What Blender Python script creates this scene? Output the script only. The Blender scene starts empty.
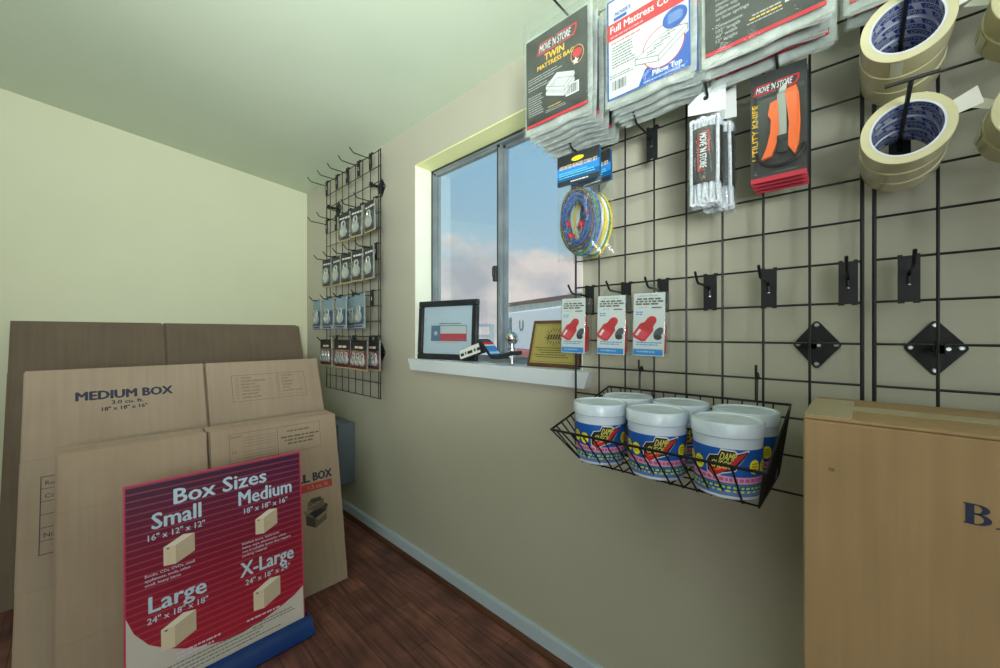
import bpy, math, random
from mathutils import Matrix, Vector
random.seed(7)
PI = math.pi
SC = bpy.context.scene
COL = SC.collection
CAMH = 1.05

# ------------------------------------------------------------------ materials
def lin(c):
    c = c / 255.0
    return c / 12.92 if c <= 0.04045 else ((c + 0.055) / 1.055) ** 2.4
def rgb(t):
    return (lin(t[0]), lin(t[1]), lin(t[2]), 1.0)
MATS = {}
def new_mat(name):
    m = bpy.data.materials.new(name); m.use_nodes = True
    nt = m.node_tree
    return m, nt, nt.nodes['Principled BSDF']
def flat(name, c, rough=0.6, metal=0.0, spec=0.4, coat=0.0):
    if name in MATS: return MATS[name]
    m, nt, b = new_mat(name)
    b.inputs['Base Color'].default_value = rgb(c)
    b.inputs['Roughness'].default_value = rough
    b.inputs['Metallic'].default_value = metal
    b.inputs['Specular IOR Level'].default_value = spec
    b.inputs['Coat Weight'].default_value = coat
    MATS[name] = m
    return m
def noisy(name, c1, c2, scale=8, rough=0.6, bump=0.0, bscale=200, stretch=(1, 1, 1), spec=0.3, detail=4, metal=0.0):
    if name in MATS: return MATS[name]
    m, nt, b = new_mat(name); N = nt.nodes; L = nt.links
    tc = N.new('ShaderNodeTexCoord'); mp = N.new('ShaderNodeMapping')
    mp.inputs['Scale'].default_value = stretch
    L.new(tc.outputs['Object'], mp.inputs['Vector'])
    nz = N.new('ShaderNodeTexNoise'); nz.inputs['Scale'].default_value = scale; nz.inputs['Detail'].default_value = detail
    L.new(mp.outputs[0], nz.inputs['Vector'])
    rp = N.new('ShaderNodeValToRGB')
    rp.color_ramp.elements[0].color = rgb(c1); rp.color_ramp.elements[1].color = rgb(c2)
    rp.color_ramp.elements[0].position = 0.32; rp.color_ramp.elements[1].position = 0.68
    L.new(nz.outputs['Fac'], rp.inputs['Fac']); L.new(rp.outputs['Color'], b.inputs['Base Color'])
    b.inputs['Roughness'].default_value = rough; b.inputs['Specular IOR Level'].default_value = spec
    b.inputs['Metallic'].default_value = metal
    if bump > 0:
        n2 = N.new('ShaderNodeTexNoise'); n2.inputs['Scale'].default_value = bscale; n2.inputs['Detail'].default_value = 3
        L.new(mp.outputs[0], n2.inputs['Vector'])
        bp = N.new('ShaderNodeBump'); bp.inputs['Strength'].default_value = bump; bp.inputs['Distance'].default_value = 0.002
        L.new(n2.outputs['Fac'], bp.inputs['Height']); L.new(bp.outputs['Normal'], b.inputs['Normal'])
    MATS[name] = m
    return m
def cardboard(name, c1, c2, flute=260.0, axis='X'):
    if name in MATS: return MATS[name]
    m, nt, b = new_mat(name); N = nt.nodes; L = nt.links
    tc = N.new('ShaderNodeTexCoord')
    nz = N.new('ShaderNodeTexNoise'); nz.inputs['Scale'].default_value = 5; nz.inputs['Detail'].default_value = 5
    L.new(tc.outputs['Object'], nz.inputs['Vector'])
    mp = N.new('ShaderNodeMapping'); mp.inputs['Scale'].default_value = (60, 3, 60)
    L.new(tc.outputs['Object'], mp.inputs['Vector'])
    n3 = N.new('ShaderNodeTexNoise'); n3.inputs['Scale'].default_value = 1.0; n3.inputs['Detail'].default_value = 3
    L.new(mp.outputs[0], n3.inputs['Vector'])
    mx = N.new('ShaderNodeMath'); mx.operation = 'MULTIPLY_ADD'; mx.inputs[1].default_value = 0.45
    L.new(n3.outputs['Fac'], mx.inputs[0])
    m2 = N.new('ShaderNodeMath'); m2.operation = 'MULTIPLY'; m2.inputs[1].default_value = 0.55
    L.new(nz.outputs['Fac'], m2.inputs[0]); L.new(m2.outputs[0], mx.inputs[2])
    rp = N.new('ShaderNodeValToRGB')
    rp.color_ramp.elements[0].color = rgb(c1); rp.color_ramp.elements[1].color = rgb(c2)
    rp.color_ramp.elements[0].position = 0.35; rp.color_ramp.elements[1].position = 0.65
    L.new(mx.outputs[0], rp.inputs['Fac']); L.new(rp.outputs['Color'], b.inputs['Base Color'])
    wv = N.new('ShaderNodeTexWave'); wv.bands_direction = axis; wv.inputs['Scale'].default_value = flute / 6.283
    wv.inputs['Distortion'].default_value = 1.5
    L.new(tc.outputs['Object'], wv.inputs['Vector'])
    bp = N.new('ShaderNodeBump'); bp.inputs['Strength'].default_value = 0.07; bp.inputs['Distance'].default_value = 0.001
    L.new(wv.outputs['Fac'], bp.inputs['Height']); L.new(bp.outputs['Normal'], b.inputs['Normal'])
    b.inputs['Roughness'].default_value = 0.78; b.inputs['Specular IOR Level'].default_value = 0.2
    MATS[name] = m
    return m
def clear(name, tint=(235, 240, 240), gloss=0.12, milk=0.0, rough=0.12, wrinkle=0.0, wscale=40):
    """thin clear plastic film or a window pane: mostly see-through with a glossy sheen and some milkiness"""
    if name in MATS: return MATS[name]
    m = bpy.data.materials.new(name); m.use_nodes = True; nt = m.node_tree; N = nt.nodes; L = nt.links
    N.remove(N['Principled BSDF']); out = N['Material Output']
    tr = N.new('ShaderNodeBsdfTransparent'); tr.inputs['Color'].default_value = rgb(tint)
    gl = N.new('ShaderNodeBsdfGlossy'); gl.inputs['Roughness'].default_value = rough
    df = N.new('ShaderNodeBsdfTranslucent'); df.inputs['Color'].default_value = rgb((232, 236, 234))
    d2 = N.new('ShaderNodeBsdfDiffuse'); d2.inputs['Color'].default_value = rgb((232, 236, 234))
    m0 = N.new('ShaderNodeMixShader'); m0.inputs[0].default_value = 0.6
    L.new(df.outputs[0], m0.inputs[1]); L.new(d2.outputs[0], m0.inputs[2])
    m1 = N.new('ShaderNodeMixShader'); m1.inputs[0].default_value = milk
    L.new(tr.outputs[0], m1.inputs[1]); L.new(m0.outputs[0], m1.inputs[2])
    lw = N.new('ShaderNodeLayerWeight'); lw.inputs['Blend'].default_value = 0.35
    ml = N.new('ShaderNodeMath'); ml.operation = 'MULTIPLY_ADD'; ml.inputs[1].default_value = 0.35; ml.inputs[2].default_value = gloss
    L.new(lw.outputs['Facing'], ml.inputs[0])
    m2 = N.new('ShaderNodeMixShader'); L.new(ml.outputs[0], m2.inputs[0])
    L.new(m1.outputs[0], m2.inputs[1]); L.new(gl.outputs[0], m2.inputs[2]); L.new(m2.outputs[0], out.inputs['Surface'])
    if wrinkle > 0:
        tc = N.new('ShaderNodeTexCoord')
        nz = N.new('ShaderNodeTexNoise'); nz.inputs['Scale'].default_value = wscale; nz.inputs['Detail'].default_value = 4
        nz.inputs['Distortion'].default_value = 1.0
        L.new(tc.outputs['Object'], nz.inputs['Vector'])
        bp = N.new('ShaderNodeBump'); bp.inputs['Strength'].default_value = wrinkle; bp.inputs['Distance'].default_value = 0.01
        L.new(nz.outputs['Fac'], bp.inputs['Height'])
        L.new(bp.outputs['Normal'], gl.inputs['Normal']); L.new(bp.outputs['Normal'], d2.inputs['Normal'])
        if milk > 0:
            rp = N.new('ShaderNodeMapRange'); rp.inputs['From Min'].default_value = 0.35; rp.inputs['From Max'].default_value = 0.7
            rp.inputs['To Min'].default_value = milk * 0.5; rp.inputs['To Max'].default_value = min(1, milk * 1.5)
            L.new(nz.outputs['Fac'], rp.inputs['Value']); L.new(rp.outputs[0], m1.inputs[0])
    MATS[name] = m
    return m

black_wire = flat('black enamel wire', (17, 21, 23), 0.42, 0.0, 0.4)
black_plate = noisy('black enamel plate', (19, 22, 24), (28, 31, 33), 30, 0.5)
steel = flat('bright zinc', (190, 195, 198), 0.3, 0.9)
chrome = flat('chrome', (215, 218, 222), 0.08, 1.0)
white = flat('white print', (214, 219, 220), 0.5)
ink = flat('black print', (38, 36, 38), 0.6)
ink_blue = flat('dark blue print', (38, 44, 66), 0.65)
ink_grey = flat('grey print', (96, 92, 86), 0.7)
ink_brown = flat('faded brown print', (104, 92, 76), 0.8)
red = flat('red print', (196, 36, 52), 0.5)
yellow = flat('yellow print', (238, 190, 40), 0.5)
yel2 = flat('bright yellow print', (240, 228, 40), 0.5)
blue = flat('blue print', (22, 84, 172), 0.45)
skyb = flat('light blue print', (44, 132, 206), 0.45)
orange = flat('orange plastic', (244, 104, 30), 0.38, 0, 0.5)
card_black = noisy('black printed card', (30, 33, 34), (52, 56, 56), 9, 0.35, spec=0.5)
card_white = flat('white printed card', (204, 209, 210), 0.42)
film = clear('clear plastic film', (250, 252, 252), 0.02, 0.02, 0.12, 0.22, 18)
milky = clear('milky folded plastic', (244, 248, 246), 0.06, 0.75, 0.25, 0.25, 14)
blister = clear('clear moulded blister', (246, 250, 250), 0.05, 0.03, 0.06)
glass = clear('window glass', (246, 250, 250), 0.015, 0.0, 0.02)

# ------------------------------------------------------------------ mesh builder
_tc = {}
def text_mesh(s, bold, res=2):
    k = (s, bold)
    if k in _tc: return _tc[k]
    cu = bpy.data.curves.new('t', 'FONT'); cu.body = s; cu.size = 1.0; cu.offset = bold; cu.resolution_u = res
    ob = bpy.data.objects.new('t', cu); COL.objects.link(ob)
    bpy.context.view_layer.update()
    dg = bpy.context.evaluated_depsgraph_get()
    me = bpy.data.meshes.new_from_object(ob.evaluated_get(dg))
    v = [tuple(p.co) for p in me.vertices]; f = [tuple(p.vertices) for p in me.polygons]
    bpy.data.objects.remove(ob); bpy.data.curves.remove(cu); bpy.data.meshes.remove(me)
    _tc[k] = (v, f)
    return _tc[k]
CAP = None
class MB:
    def __init__(self):
        self.v = []; self.f = []; self.fm = []; self.fs = []; self.mats = []; self.warp = None; self.T = None
    def mi(self, m):
        if m not in self.mats: self.mats.append(m)
        return self.mats.index(m)
    def add(self, vs, fs, mat, smooth=False):
        o = len(self.v); k = self.mi(mat)
        for p in vs:
            if self.warp: p = self.warp(*p)
            if self.T is not None: p = tuple(self.T @ Vector(p))
            self.v.append(tuple(p))
        for f in fs:
            self.f.append(tuple(i + o for i in f)); self.fm.append(k); self.fs.append(smooth)
    def box(self, x0, y0, z0, x1, y1, z1, mat):
        vs = [(x, y, z) for z in (z0, z1) for y in (y0, y1) for x in (x0, x1)]
        self.add(vs, [(0, 2, 3, 1), (4, 5, 7, 6), (0, 1, 5, 4), (2, 6, 7, 3), (0, 4, 6, 2), (1, 3, 7, 5)], mat)
    def bbox(self, x0, y0, z0, x1, y1, z1, b, mat):
        """box with bevelled edges"""
        import bmesh
        bm = bmesh.new(); bmesh.ops.create_cube(bm, size=1)
        for q in bm.verts: q.co = Vector(((x0 + x1) / 2 + q.co.x * (x1 - x0), (y0 + y1) / 2 + q.co.y * (y1 - y0), (z0 + z1) / 2 + q.co.z * (z1 - z0)))
        bmesh.ops.bevel(bm, geom=list(bm.edges), offset=b, segments=3, affect='EDGES', profile=0.5)
        bm.verts.index_update()
        self.add([tuple(q.co) for q in bm.verts], [tuple(q.index for q in f.verts) for f in bm.faces], mat, True)
        bm.free()
    def poly(self, pts, z, mat):
        if getattr(self, 'seg', 0):
            x0 = min(p[0] for p in pts); x1 = max(p[0] for p in pts); n = max(1, math.ceil((x1 - x0) / self.seg))
            for i in range(n):
                P = list(pts)
                for lim, sg in ((x0 + (x1 - x0) * i / n, 1), (x0 + (x1 - x0) * (i + 1) / n, -1)):
                    Q = []
                    for a, c in zip(P, P[1:] + P[:1]):
                        da, dc = (a[0] - lim) * sg, (c[0] - lim) * sg
                        if da >= 0: Q.append(a)
                        if (da > 0 > dc) or (da < 0 < dc):
                            k = da / (da - dc); Q.append((lim, a[1] + (c[1] - a[1]) * k))
                    P = Q
                    if len(P) < 3: break
                if len(P) >= 3: self.add([(p[0], p[1], z) for p in P], [tuple(range(len(P)))], mat)
            return
        self.add([(p[0], p[1], z) for p in pts], [tuple(range(len(pts)))], mat)
    def rect(self, x0, y0, x1, y1, z, mat, nx=1):
        vs = []; fs = []
        for i in range(nx + 1):
            x = x0 + (x1 - x0) * i / nx; vs += [(x, y0, z), (x, y1, z)]
        for i in range(nx): fs.append((2 * i, 2 * i + 2, 2 * i + 3, 2 * i + 1))
        self.add(vs, fs, mat)
    def ring(self, x0, y0, x1, y1, w, z, mat):
        self.rect(x0, y0, x1, y0 + w, z, mat); self.rect(x0, y1 - w, x1, y1, z, mat)
        self.rect(x0, y0 + w, x0 + w, y1 - w, z, mat); self.rect(x1 - w, y0 + w, x1, y1 - w, z, mat)
    def ell(self, cx, cy, rx, ry, z, mat, rot=0, n=28, a0=0, a1=2 * PI, star=0):
        pts = []
        for i in range(n):
            a = a0 + (a1 - a0) * i / n
            k = 1 - star * (i % 2)
            x, y = rx * k * math.cos(a), ry * k * math.sin(a)
            pts.append((cx + x * math.cos(rot) - y * math.sin(rot), cy + x * math.sin(rot) + y * math.cos(rot)))
        self.poly(pts, z, mat)
    def ext(self, pts, z0, z1, mat, smooth=False):
        """extruded outline (counter-clockwise)"""
        n = len(pts)
        vs = [(p[0], p[1], z0) for p in pts] + [(p[0], p[1], z1) for p in pts]
        fs = [tuple(range(n - 1, -1, -1)), tuple(range(n, 2 * n))] + [(i, (i + 1) % n, n + (i + 1) % n, n + i) for i in range(n)]
        self.add(vs, fs, mat, smooth)
    def strip(self, pts, w, z, mat):
        for a, b in zip(pts[:-1], pts[1:]):
            d = Vector((b[0] - a[0], b[1] - a[1])); d.normalize(); n = Vector((-d.y, d.x)) * w / 2
            self.poly([(a[0] - n.x, a[1] - n.y), (b[0] - n.x, b[1] - n.y), (b[0] + n.x, b[1] + n.y), (a[0] + n.x, a[1] + n.y)], z, mat)
    def lines(self, x0, y0, x1, n, dy, h, z, mat, seed=1, slope=0):
        """small print too fine to read in the photograph: rows of word-length dashes"""
        r = random.Random(seed)
        for i in range(n):
            x = x0; y = y0 - i * dy; end = x1 - r.random() * 0.25 * (x1 - x0)
            while x < end:
                w = (0.6 + 1.8 * r.random()) * h * 1.6
                self.rect(x, y, min(x + w, x1), y + h, z, mat); x += w + h * 0.55
    def txt(self, s, x, y, h, z, mat, w=None, bold=0.0, align='L', shear=0.0, rot=0.0):
        global CAP
        if CAP is None: CAP = max(p[1] for p in text_mesh('H', 0.0)[0])
        v, f = text_mesh(s, 0.0)
        xs = [p[0] for p in v]; mnx, mxx = min(xs), max(xs)
        sy = h / CAP; sx = sy if w is None else w / (mxx - mnx)
        W = (mxx - mnx) * sx
        ox = {'L': 0, 'C': -W / 2, 'R': -W}[align]
        cr, sr = math.cos(rot), math.sin(rot)
        out = []
        for p in v:
            px = (p[0] - mnx) * sx + ox + shear * p[1] * sy; py = p[1] * sy
            out.append((x + px * cr - py * sr, y + px * sr + py * cr, z))
        if bold <= 0: self.add(out, f, mat); return
        bx = bold * h * 1.1; by = bx * .6; k = bx if shear < 1 else bold * 1.2 * (w or 1) / max(3, len(s))
        for n_, (dx, dy) in enumerate(((-k, 0), (k, 0), (0, by), (0, -by))):
            self.add([(p[0] + dx * cr - dy * sr, p[1] + dx * sr + dy * cr, p[2] + n_ * 4e-6) for p in out], f, mat)
    def tube(self, pts, r, mat, n=6, closed=False, cap=True):
        P = [Vector(p) for p in pts]; m = len(P); T = []
        for i in range(m):
            if closed: t = P[(i + 1) % m] - P[i - 1]
            else: t = P[min(i + 1, m - 1)] - P[max(i - 1, 0)]
            if t.length < 1e-9: t = Vector((0, 0, 1))
            T.append(t.normalized())
        up = Vector((0, 0, 1)) if abs(T[0].z) < 0.9 else Vector((1, 0, 0))
        N = (up - T[0] * up.dot(T[0])).normalized(); vs = []; fs = []
        for i in range(m):
            N = (N - T[i] * N.dot(T[i]))
            if N.length < 1e-6: N = T[i].orthogonal()
            N.normalize(); B = T[i].cross(N)
            rr = r[i] if isinstance(r, (list, tuple)) else r
            for k in range(n):
                a = 2 * PI * k / n
                vs.append(tuple(P[i] + (N * math.cos(a) + B * math.sin(a)) * rr))
        for i in range(m if closed else m - 1):
            j = (i + 1) % m
            for k in range(n):
                fs.append((i * n + k, i * n + (k + 1) % n, j * n + (k + 1) % n, j * n + k))
        if not closed and cap:
            fs.append(tuple(range(n - 1, -1, -1))); fs.append(tuple((m - 1) * n + k for k in range(n)))
        self.add(vs, fs, mat, True)
    def lathe(self, prof, mat, n=32, cap0=True, cap1=True, axis='Z', c=(0, 0, 0)):
        """prof: (radius, height) pairs from bottom to top"""
        vs = []; fs = []; m = len(prof)
        for r, h in prof:
            for k in range(n):
                a = 2 * PI * k / n; p = (r * math.cos(a), r * math.sin(a), h)
                if axis == 'Y': p = (p[0], p[2], -p[1])
                if axis == 'X': p = (p[2], p[0], p[1])
                vs.append((p[0] + c[0], p[1] + c[1], p[2] + c[2]))
        for i in range(m - 1):
            for k in range(n):
                fs.append((i * n + k, i * n + (k + 1) % n, (i + 1) * n + (k + 1) % n, (i + 1) * n + k))
        if cap0: fs.append(tuple(range(n - 1, -1, -1)))
        if cap1: fs.append(tuple((m - 1) * n + k for k in range(n)))
        self.add(vs, fs, mat, True)
    def grid(self, fn, nu, nv, mat, smooth=True):
        vs = [fn(i / nu, j / nv) for j in range(nv + 1) for i in range(nu + 1)]
        fs = [(j * (nu + 1) + i, j * (nu + 1) + i + 1, (j + 1) * (nu + 1) + i + 1, (j + 1) * (nu + 1) + i) for j in range(nv) for i in range(nu)]
        self.add(vs, fs, mat, smooth)
    def make(self, name, parent=None, frame=None, label=None):
        me = bpy.data.meshes.new(name); me.from_pydata(self.v, [], self.f)
        for m in self.mats: me.materials.append(m)
        me.polygons.foreach_set('material_index', self.fm)
        me.polygons.foreach_set('use_smooth', self.fs)
        me.update()
        if any(self.fs): me.set_sharp_from_angle(angle=math.radians(38))
        o = bpy.data.objects.new(name, me); COL.objects.link(o)
        if parent is not None: o.parent = parent
        if frame is not None: o.matrix_basis = frame
        if label: o['label'] = label
        return o
def frame(o, X, Y, Z):
    m = Matrix(((X[0], Y[0], Z[0], o[0]), (X[1], Y[1], Z[1], o[1]), (X[2], Y[2], Z[2], o[2]), (0, 0, 0, 1)))
    return m
def rots(yaw, tilt, roll):
    return Matrix.Rotation(yaw, 4, 'Y') @ Matrix.Rotation(tilt, 4, 'X') @ Matrix.Rotation(roll, 4, 'Z')
def FW(o, yaw=0, tilt=0, roll=0):      # hangs on the window wall: local X along the wall to the right, Y up, Z out into the room
    return frame(o, (0, -1, 0), (0, 0, 1), (-1, 0, 0)) @ rots(yaw, tilt, roll)
def FS(o, yaw=0, tilt=0, roll=0):      # faces away from the far wall
    return frame(o, (1, 0, 0), (0, 0, 1), (0, -1, 0)) @ rots(yaw, tilt, roll)
def thing(name, label, cat, fr, group=None):
    o = bpy.data.objects.new(name, None); COL.objects.link(o); o.empty_display_size = 0.05
    o.matrix_basis = fr; o['label'] = label; o['category'] = cat
    if group: o['group'] = group
    return o
def tag(o, label, cat, group=None):
    o['label'] = label; o['category'] = cat
    if group: o['group'] = group
    return o
def struct(o):
    o['kind'] = 'structure'; return o
def dup(src, fr, label, group=None):
    r = src.copy(); COL.objects.link(r); r.matrix_basis = fr; r['label'] = label
    if group: r['group'] = group
    for ch in list(src.children):
        c = ch.copy(); COL.objects.link(c); c.parent = r
        for g in list(ch.children):
            d = g.copy(); COL.objects.link(d); d.parent = c
    return r

# ------------------------------------------------------------------ room shell
WX, FY = 1.037, 2.813                       # window wall, far wall
LX, NY = -2.7, -2.6                         # the walls behind the viewer
CZ, SL, RX = 2.022, 0.098, -0.83            # eave height, roof slope, ridge
RZ = CZ + (WX - RX) * SL
WY0, WY1, WZ0, WZ1 = 0.625, 1.516, 0.935, 1.835
def wall_paint(name, c1, c2, rough=0.55):
    return noisy(name, c1, c2, 1.3, rough, 0.12, 130, spec=0.35)
paint_khaki = wall_paint('khaki wall paint', (177, 175, 159), (185, 183, 167), 0.42)
paint_cream = wall_paint('cream wall paint', (204, 207, 178), (212, 215, 188))
paint_ceil = wall_paint('pale ceiling paint', (198, 212, 190), (206, 218, 198), 0.45)
white_paint = noisy('white gloss paint', (200, 210, 218), (212, 220, 227), 4, 0.35)
base_paint = noisy('pale blue white baseboard paint', (174, 190, 204), (186, 201, 213), 3, 0.4)

def wood_floor():
    m, nt, b = new_mat('mahogany plank floor'); N = nt.nodes; L = nt.links
    tc = N.new('ShaderNodeTexCoord')
    mp = N.new('ShaderNodeMapping'); mp.inputs['Rotation'].default_value = (0, 0, PI / 2); mp.inputs['Location'].default_value = (0.04, 0.03, 0)
    L.new(tc.outputs['Object'], mp.inputs['Vector'])
    br = N.new('ShaderNodeTexBrick')
    br.inputs['Color1'].default_value = rgb((122, 82, 74)); br.inputs['Color2'].default_value = rgb((104, 69, 64))
    br.inputs['Mortar'].default_value = rgb((40, 25, 24)); br.inputs['Scale'].default_value = 1.0
    br.inputs['Mortar Size'].default_value = 0.0012; br.inputs['Brick Width'].default_value = 0.42; br.inputs['Row Height'].default_value = 0.075
    br.inputs['Bias'].default_value = 0.0
    L.new(mp.outputs[0], br.inputs['Vector'])
    m2 = N.new('ShaderNodeMapping'); m2.inputs['Scale'].default_value = (30, 2.0, 1)
    L.new(tc.outputs['Object'], m2.inputs['Vector'])
    nz = N.new('ShaderNodeTexNoise'); nz.inputs['Scale'].default_value = 2.2; nz.inputs['Detail'].default_value = 7; nz.inputs['Distortion'].default_value = 0.8
    L.new(m2.outputs[0], nz.inputs['Vector'])
    n2 = N.new('ShaderNodeTexNoise'); n2.inputs['Scale'].default_value = 7; n2.inputs['Detail'].default_value = 4
    L.new(tc.outputs['Object'], n2.inputs['Vector'])
    r1 = N.new('ShaderNodeValToRGB'); r1.color_ramp.elements[0].color = (0.45, 0.45, 0.45, 1); r1.color_ramp.elements[1].color = (1.35, 1.25, 1.2, 1)
    r1.color_ramp.elements[0].position = 0.3; r1.color_ramp.elements[1].position = 0.7
    L.new(nz.outputs['Fac'], r1.inputs['Fac'])
    r2 = N.new('ShaderNodeValToRGB'); r2.color_ramp.elements[0].color = (0.6, 0.6, 0.62, 1); r2.color_ramp.elements[1].color = (1.25, 1.2, 1.15, 1)
    r2.color_ramp.elements[0].position = 0.35; r2.color_ramp.elements[1].position = 0.65
    L.new(n2.outputs['Fac'], r2.inputs['Fac'])
    x1 = N.new('ShaderNodeMix'); x1.data_type = 'RGBA'; x1.blend_type = 'MULTIPLY'; x1.inputs[0].default_value = 1
    L.new(br.outputs['Color'], x1.inputs[6]); L.new(r1.outputs[0], x1.inputs[7])
    x2 = N.new('ShaderNodeMix'); x2.data_type = 'RGBA'; x2.blend_type = 'MULTIPLY'; x2.inputs[0].default_value = 1
    L.new(x1.outputs[2], x2.inputs[6]); L.new(r2.outputs[0], x2.inputs[7])
    L.new(x2.outputs[2], b.inputs['Base Color'])
    b.inputs['Roughness'].default_value = 0.42; b.inputs['Specular IOR Level'].default_value = 0.35
    return m
b = MB(); b.box(LX - 0.1, NY - 0.1, -0.12, WX + 0.14, FY + 0.1, 0, wood_floor()); struct(b.make('floor'))
# ceiling: two gently sloped halves meeting at a ridge
b = MB()
sec = [(LX - 0.1, RZ + (LX - 0.1 - RX) * SL), (RX, RZ), (WX + 0.14, CZ - 0.14 * SL), (WX + 0.14, CZ + 0.1), (RX, RZ + 0.1), (LX - 0.1, RZ + 0.1)]
b.T = frame((0, FY + 0.1, 0), (1, 0, 0), (0, 0, 1), (0, -1, 0))
b.ext(sec, 0, FY - NY + 0.2, paint_ceil); struct(b.make('ceiling'))
b = MB(); b.T = frame((0, FY + 0.1, 0), (1, 0, 0), (0, 0, 1), (0, -1, 0))
gable = [(LX - 0.1, 0), (WX + 0.14, 0), (WX + 0.14, CZ - 0.14 * SL), (RX, RZ), (LX - 0.1, RZ + (LX - 0.1 - RX) * SL)]
b.ext(gable, 0, 0.1, paint_cream); struct(b.make('wall_far'))
b = MB(); b.T = frame((0, NY, 0), (1, 0, 0), (0, 0, 1), (0, -1, 0)); b.ext(gable, 0, 0.1, paint_cream); struct(b.make('wall_near'))
b = MB(); b.box(LX - 0.1, NY, 0, LX, FY, 2.05, paint_cream); struct(b.make('wall_left'))
b = MB()
T = 0.14
b.box(WX, WY1, 0, WX + T, FY, CZ, paint_khaki); b.box(WX, NY, 0, WX + T, WY0, CZ, paint_khaki)
b.box(WX, WY0, 0, WX + T, WY1, WZ0 - 0.02, paint_khaki); b.box(WX, WY0, WZ1, WX + T, WY1, CZ, paint_khaki)
struct(b.make('wall_right'))
# painted lining of the window opening
b = MB(); q = 0.004
lining = noisy('pale window lining paint', (226, 230, 214), (236, 238, 222), 4, 0.45)
lining_head = noisy('window head paint with reflected sun', (238, 242, 176), (244, 248, 186), 4, 0.45)  # yellower and brighter than the sides: reflected sunlight put into the colour
b.box(WX + 0.0005, WY1 - q, WZ0, WX + T, WY1, WZ1 - q, lining); b.box(WX + 0.0005, WY0, WZ0, WX + T, WY0 + q, WZ1 - q, lining)
b.box(WX + 0.0005, WY0, WZ1 - q, WX + T, WY1, WZ1, lining_head)
struct(b.make('trim_1'))
# sill board with slanted ends
b = MB()
sx0, z0, z1 = 1.008, 0.886, 0.937
prof_top = [(sx0, 1.532), (WX + 0.095, 1.532 if False else WY1), (WX + 0.095, WY0), (sx0, 0.586)]
vs = [(sx0, 1.532, z1), (WX, 1.532, z1), (WX, 0.586, z1), (sx0, 0.586, z1), (sx0 + .002, 1.512, z0), (WX, 1.512, z0), (WX, 0.606, z0), (sx0 + .002, 0.606, z0)]
b.add(vs, [(3, 2, 1, 0), (4, 5, 6, 7), (0, 4, 7, 3), (1, 5, 4, 0), (2, 6, 5, 1), (3, 7, 6, 2)], white_paint)
b.box(WX - 0.001, WY0, z1 - 0.02, WX + T - 0.02, WY1, z1, white_paint)
struct(b.make('trim_2'))
# baseboard and the brown shoe moulding in front of it
b = MB(); b.box(WX - 0.012, NY, 0.0, WX, FY, 0.062, base_paint)
b.box(WX - 0.008, NY, 0.062, WX, FY, 0.068, base_paint); struct(b.make('baseboard_right'))
b = MB(); b.T = frame((WX - 0.012, FY, 0), (-1, 0, 0), (0, 0, 1), (0, -1, 0))
shoe = [(0, 0), (0.014, 0), (0.0135, 0.006), (0.0105, 0.012), (0.006, 0.016), (0, 0.018)]
b.ext([(p[0], p[1]) for p in shoe][::1], 0, FY - NY, noisy('brown shoe moulding', (70, 42, 32), (92, 58, 42), 9, 0.5, stretch=(1, .2, 1)))
struct(b.make('trim_3'))
b = MB(); b.box(LX, FY - 0.012, 0.0, WX - 0.02, FY, 0.068, base_paint); struct(b.make('baseboard_far'))

# window: aluminium frame, fixed pane left, sliding sash right
alu = noisy('grey aluminium', (120, 130, 136), (140, 150, 155), 12, 0.4, metal=0.25)
alu_d = flat('dark window gasket', (44, 50, 54), 0.5)
win = bpy.data.objects.new('window_1', None); COL.objects.link(win); struct(win); win.location = (WX + 0.1, (WY0 + WY1) / 2, WZ0)
def wpart(name, mb): 
    o = mb.make(name, win); o.matrix_basis = Matrix.Translation(-Vector(win.location)); return struct(o)
FX0, FX1 = WX + 0.092, WX + 0.136
b = MB(); w = 0.016
b.box(FX0, WY1 - q - w, WZ0, FX1, WY1 - q, WZ1 - q, alu); b.box(FX0, WY0 + q, WZ0, FX1, WY0 + q + w, WZ1 - q, alu)
b.box(FX0, WY0, WZ1 - q - w, FX1, WY1, WZ1 - q, alu); b.box(FX0, WY0, WZ0, FX1, WY1, WZ0 + w, alu)
b.box(FX0 - 0.002, WY0, WZ1 - q - 0.008, FX0, WY1, WZ1 - q, alu_d)
b.box(FX0 - 0.002, WY1 - q - 0.008, WZ0, FX0, WY1 - q, WZ1 - q, alu_d)
wpart('window_frame', b)
MY = 1.066
b = MB(); s = 0.011
for (a, c) in ((MY - 0.004, MY + 0.015), (WY1 - q - w - s, WY1 - q - w)):
    b.box(FX0 + 0.004, a, WZ0 + w, FX0 + 0.022, c, WZ1 - q - w, alu)
b.box(FX0 + 0.004, MY, WZ1 - q - w - s, FX0 + 0.022, WY1 - q - w, WZ1 - q - w, alu); b.box(FX0 + 0.004, MY, WZ0 + w, FX0 + 0.022, WY1 - q - w, WZ0 + w + s, alu)
b.box(FX0 + 0.001, MY + 0.009, WZ0 + w, FX0 + 0.005, MY + 0.0125, WZ1 - q - w, alu_d)
wpart('sash_left', b)
b = MB()
for (a, c) in ((MY - 0.014, MY + 0.002), (WY0 + q + w, WY0 + q + w + s)):
    b.box(FX0 + 0.024, a, WZ0 + w, FX0 + 0.042, c, WZ1 - q - w, alu)
b.box(FX0 + 0.024, WY0 + q + w, WZ1 - q - w - s, FX0 + 0.042, MY, WZ1 - q - w, alu); b.box(FX0 + 0.024, WY0 + q + w, WZ0 + w, FX0 + 0.042, MY, WZ0 + w + s, alu)
wpart('sash_right', b)
b = MB(); b.box(FX0 + 0.012, MY + 0.02, WZ0 + w + s, FX0 + 0.0135, WY1 - q - w - s, WZ1 - q - w - s, glass); wpart('pane', b)
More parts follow.
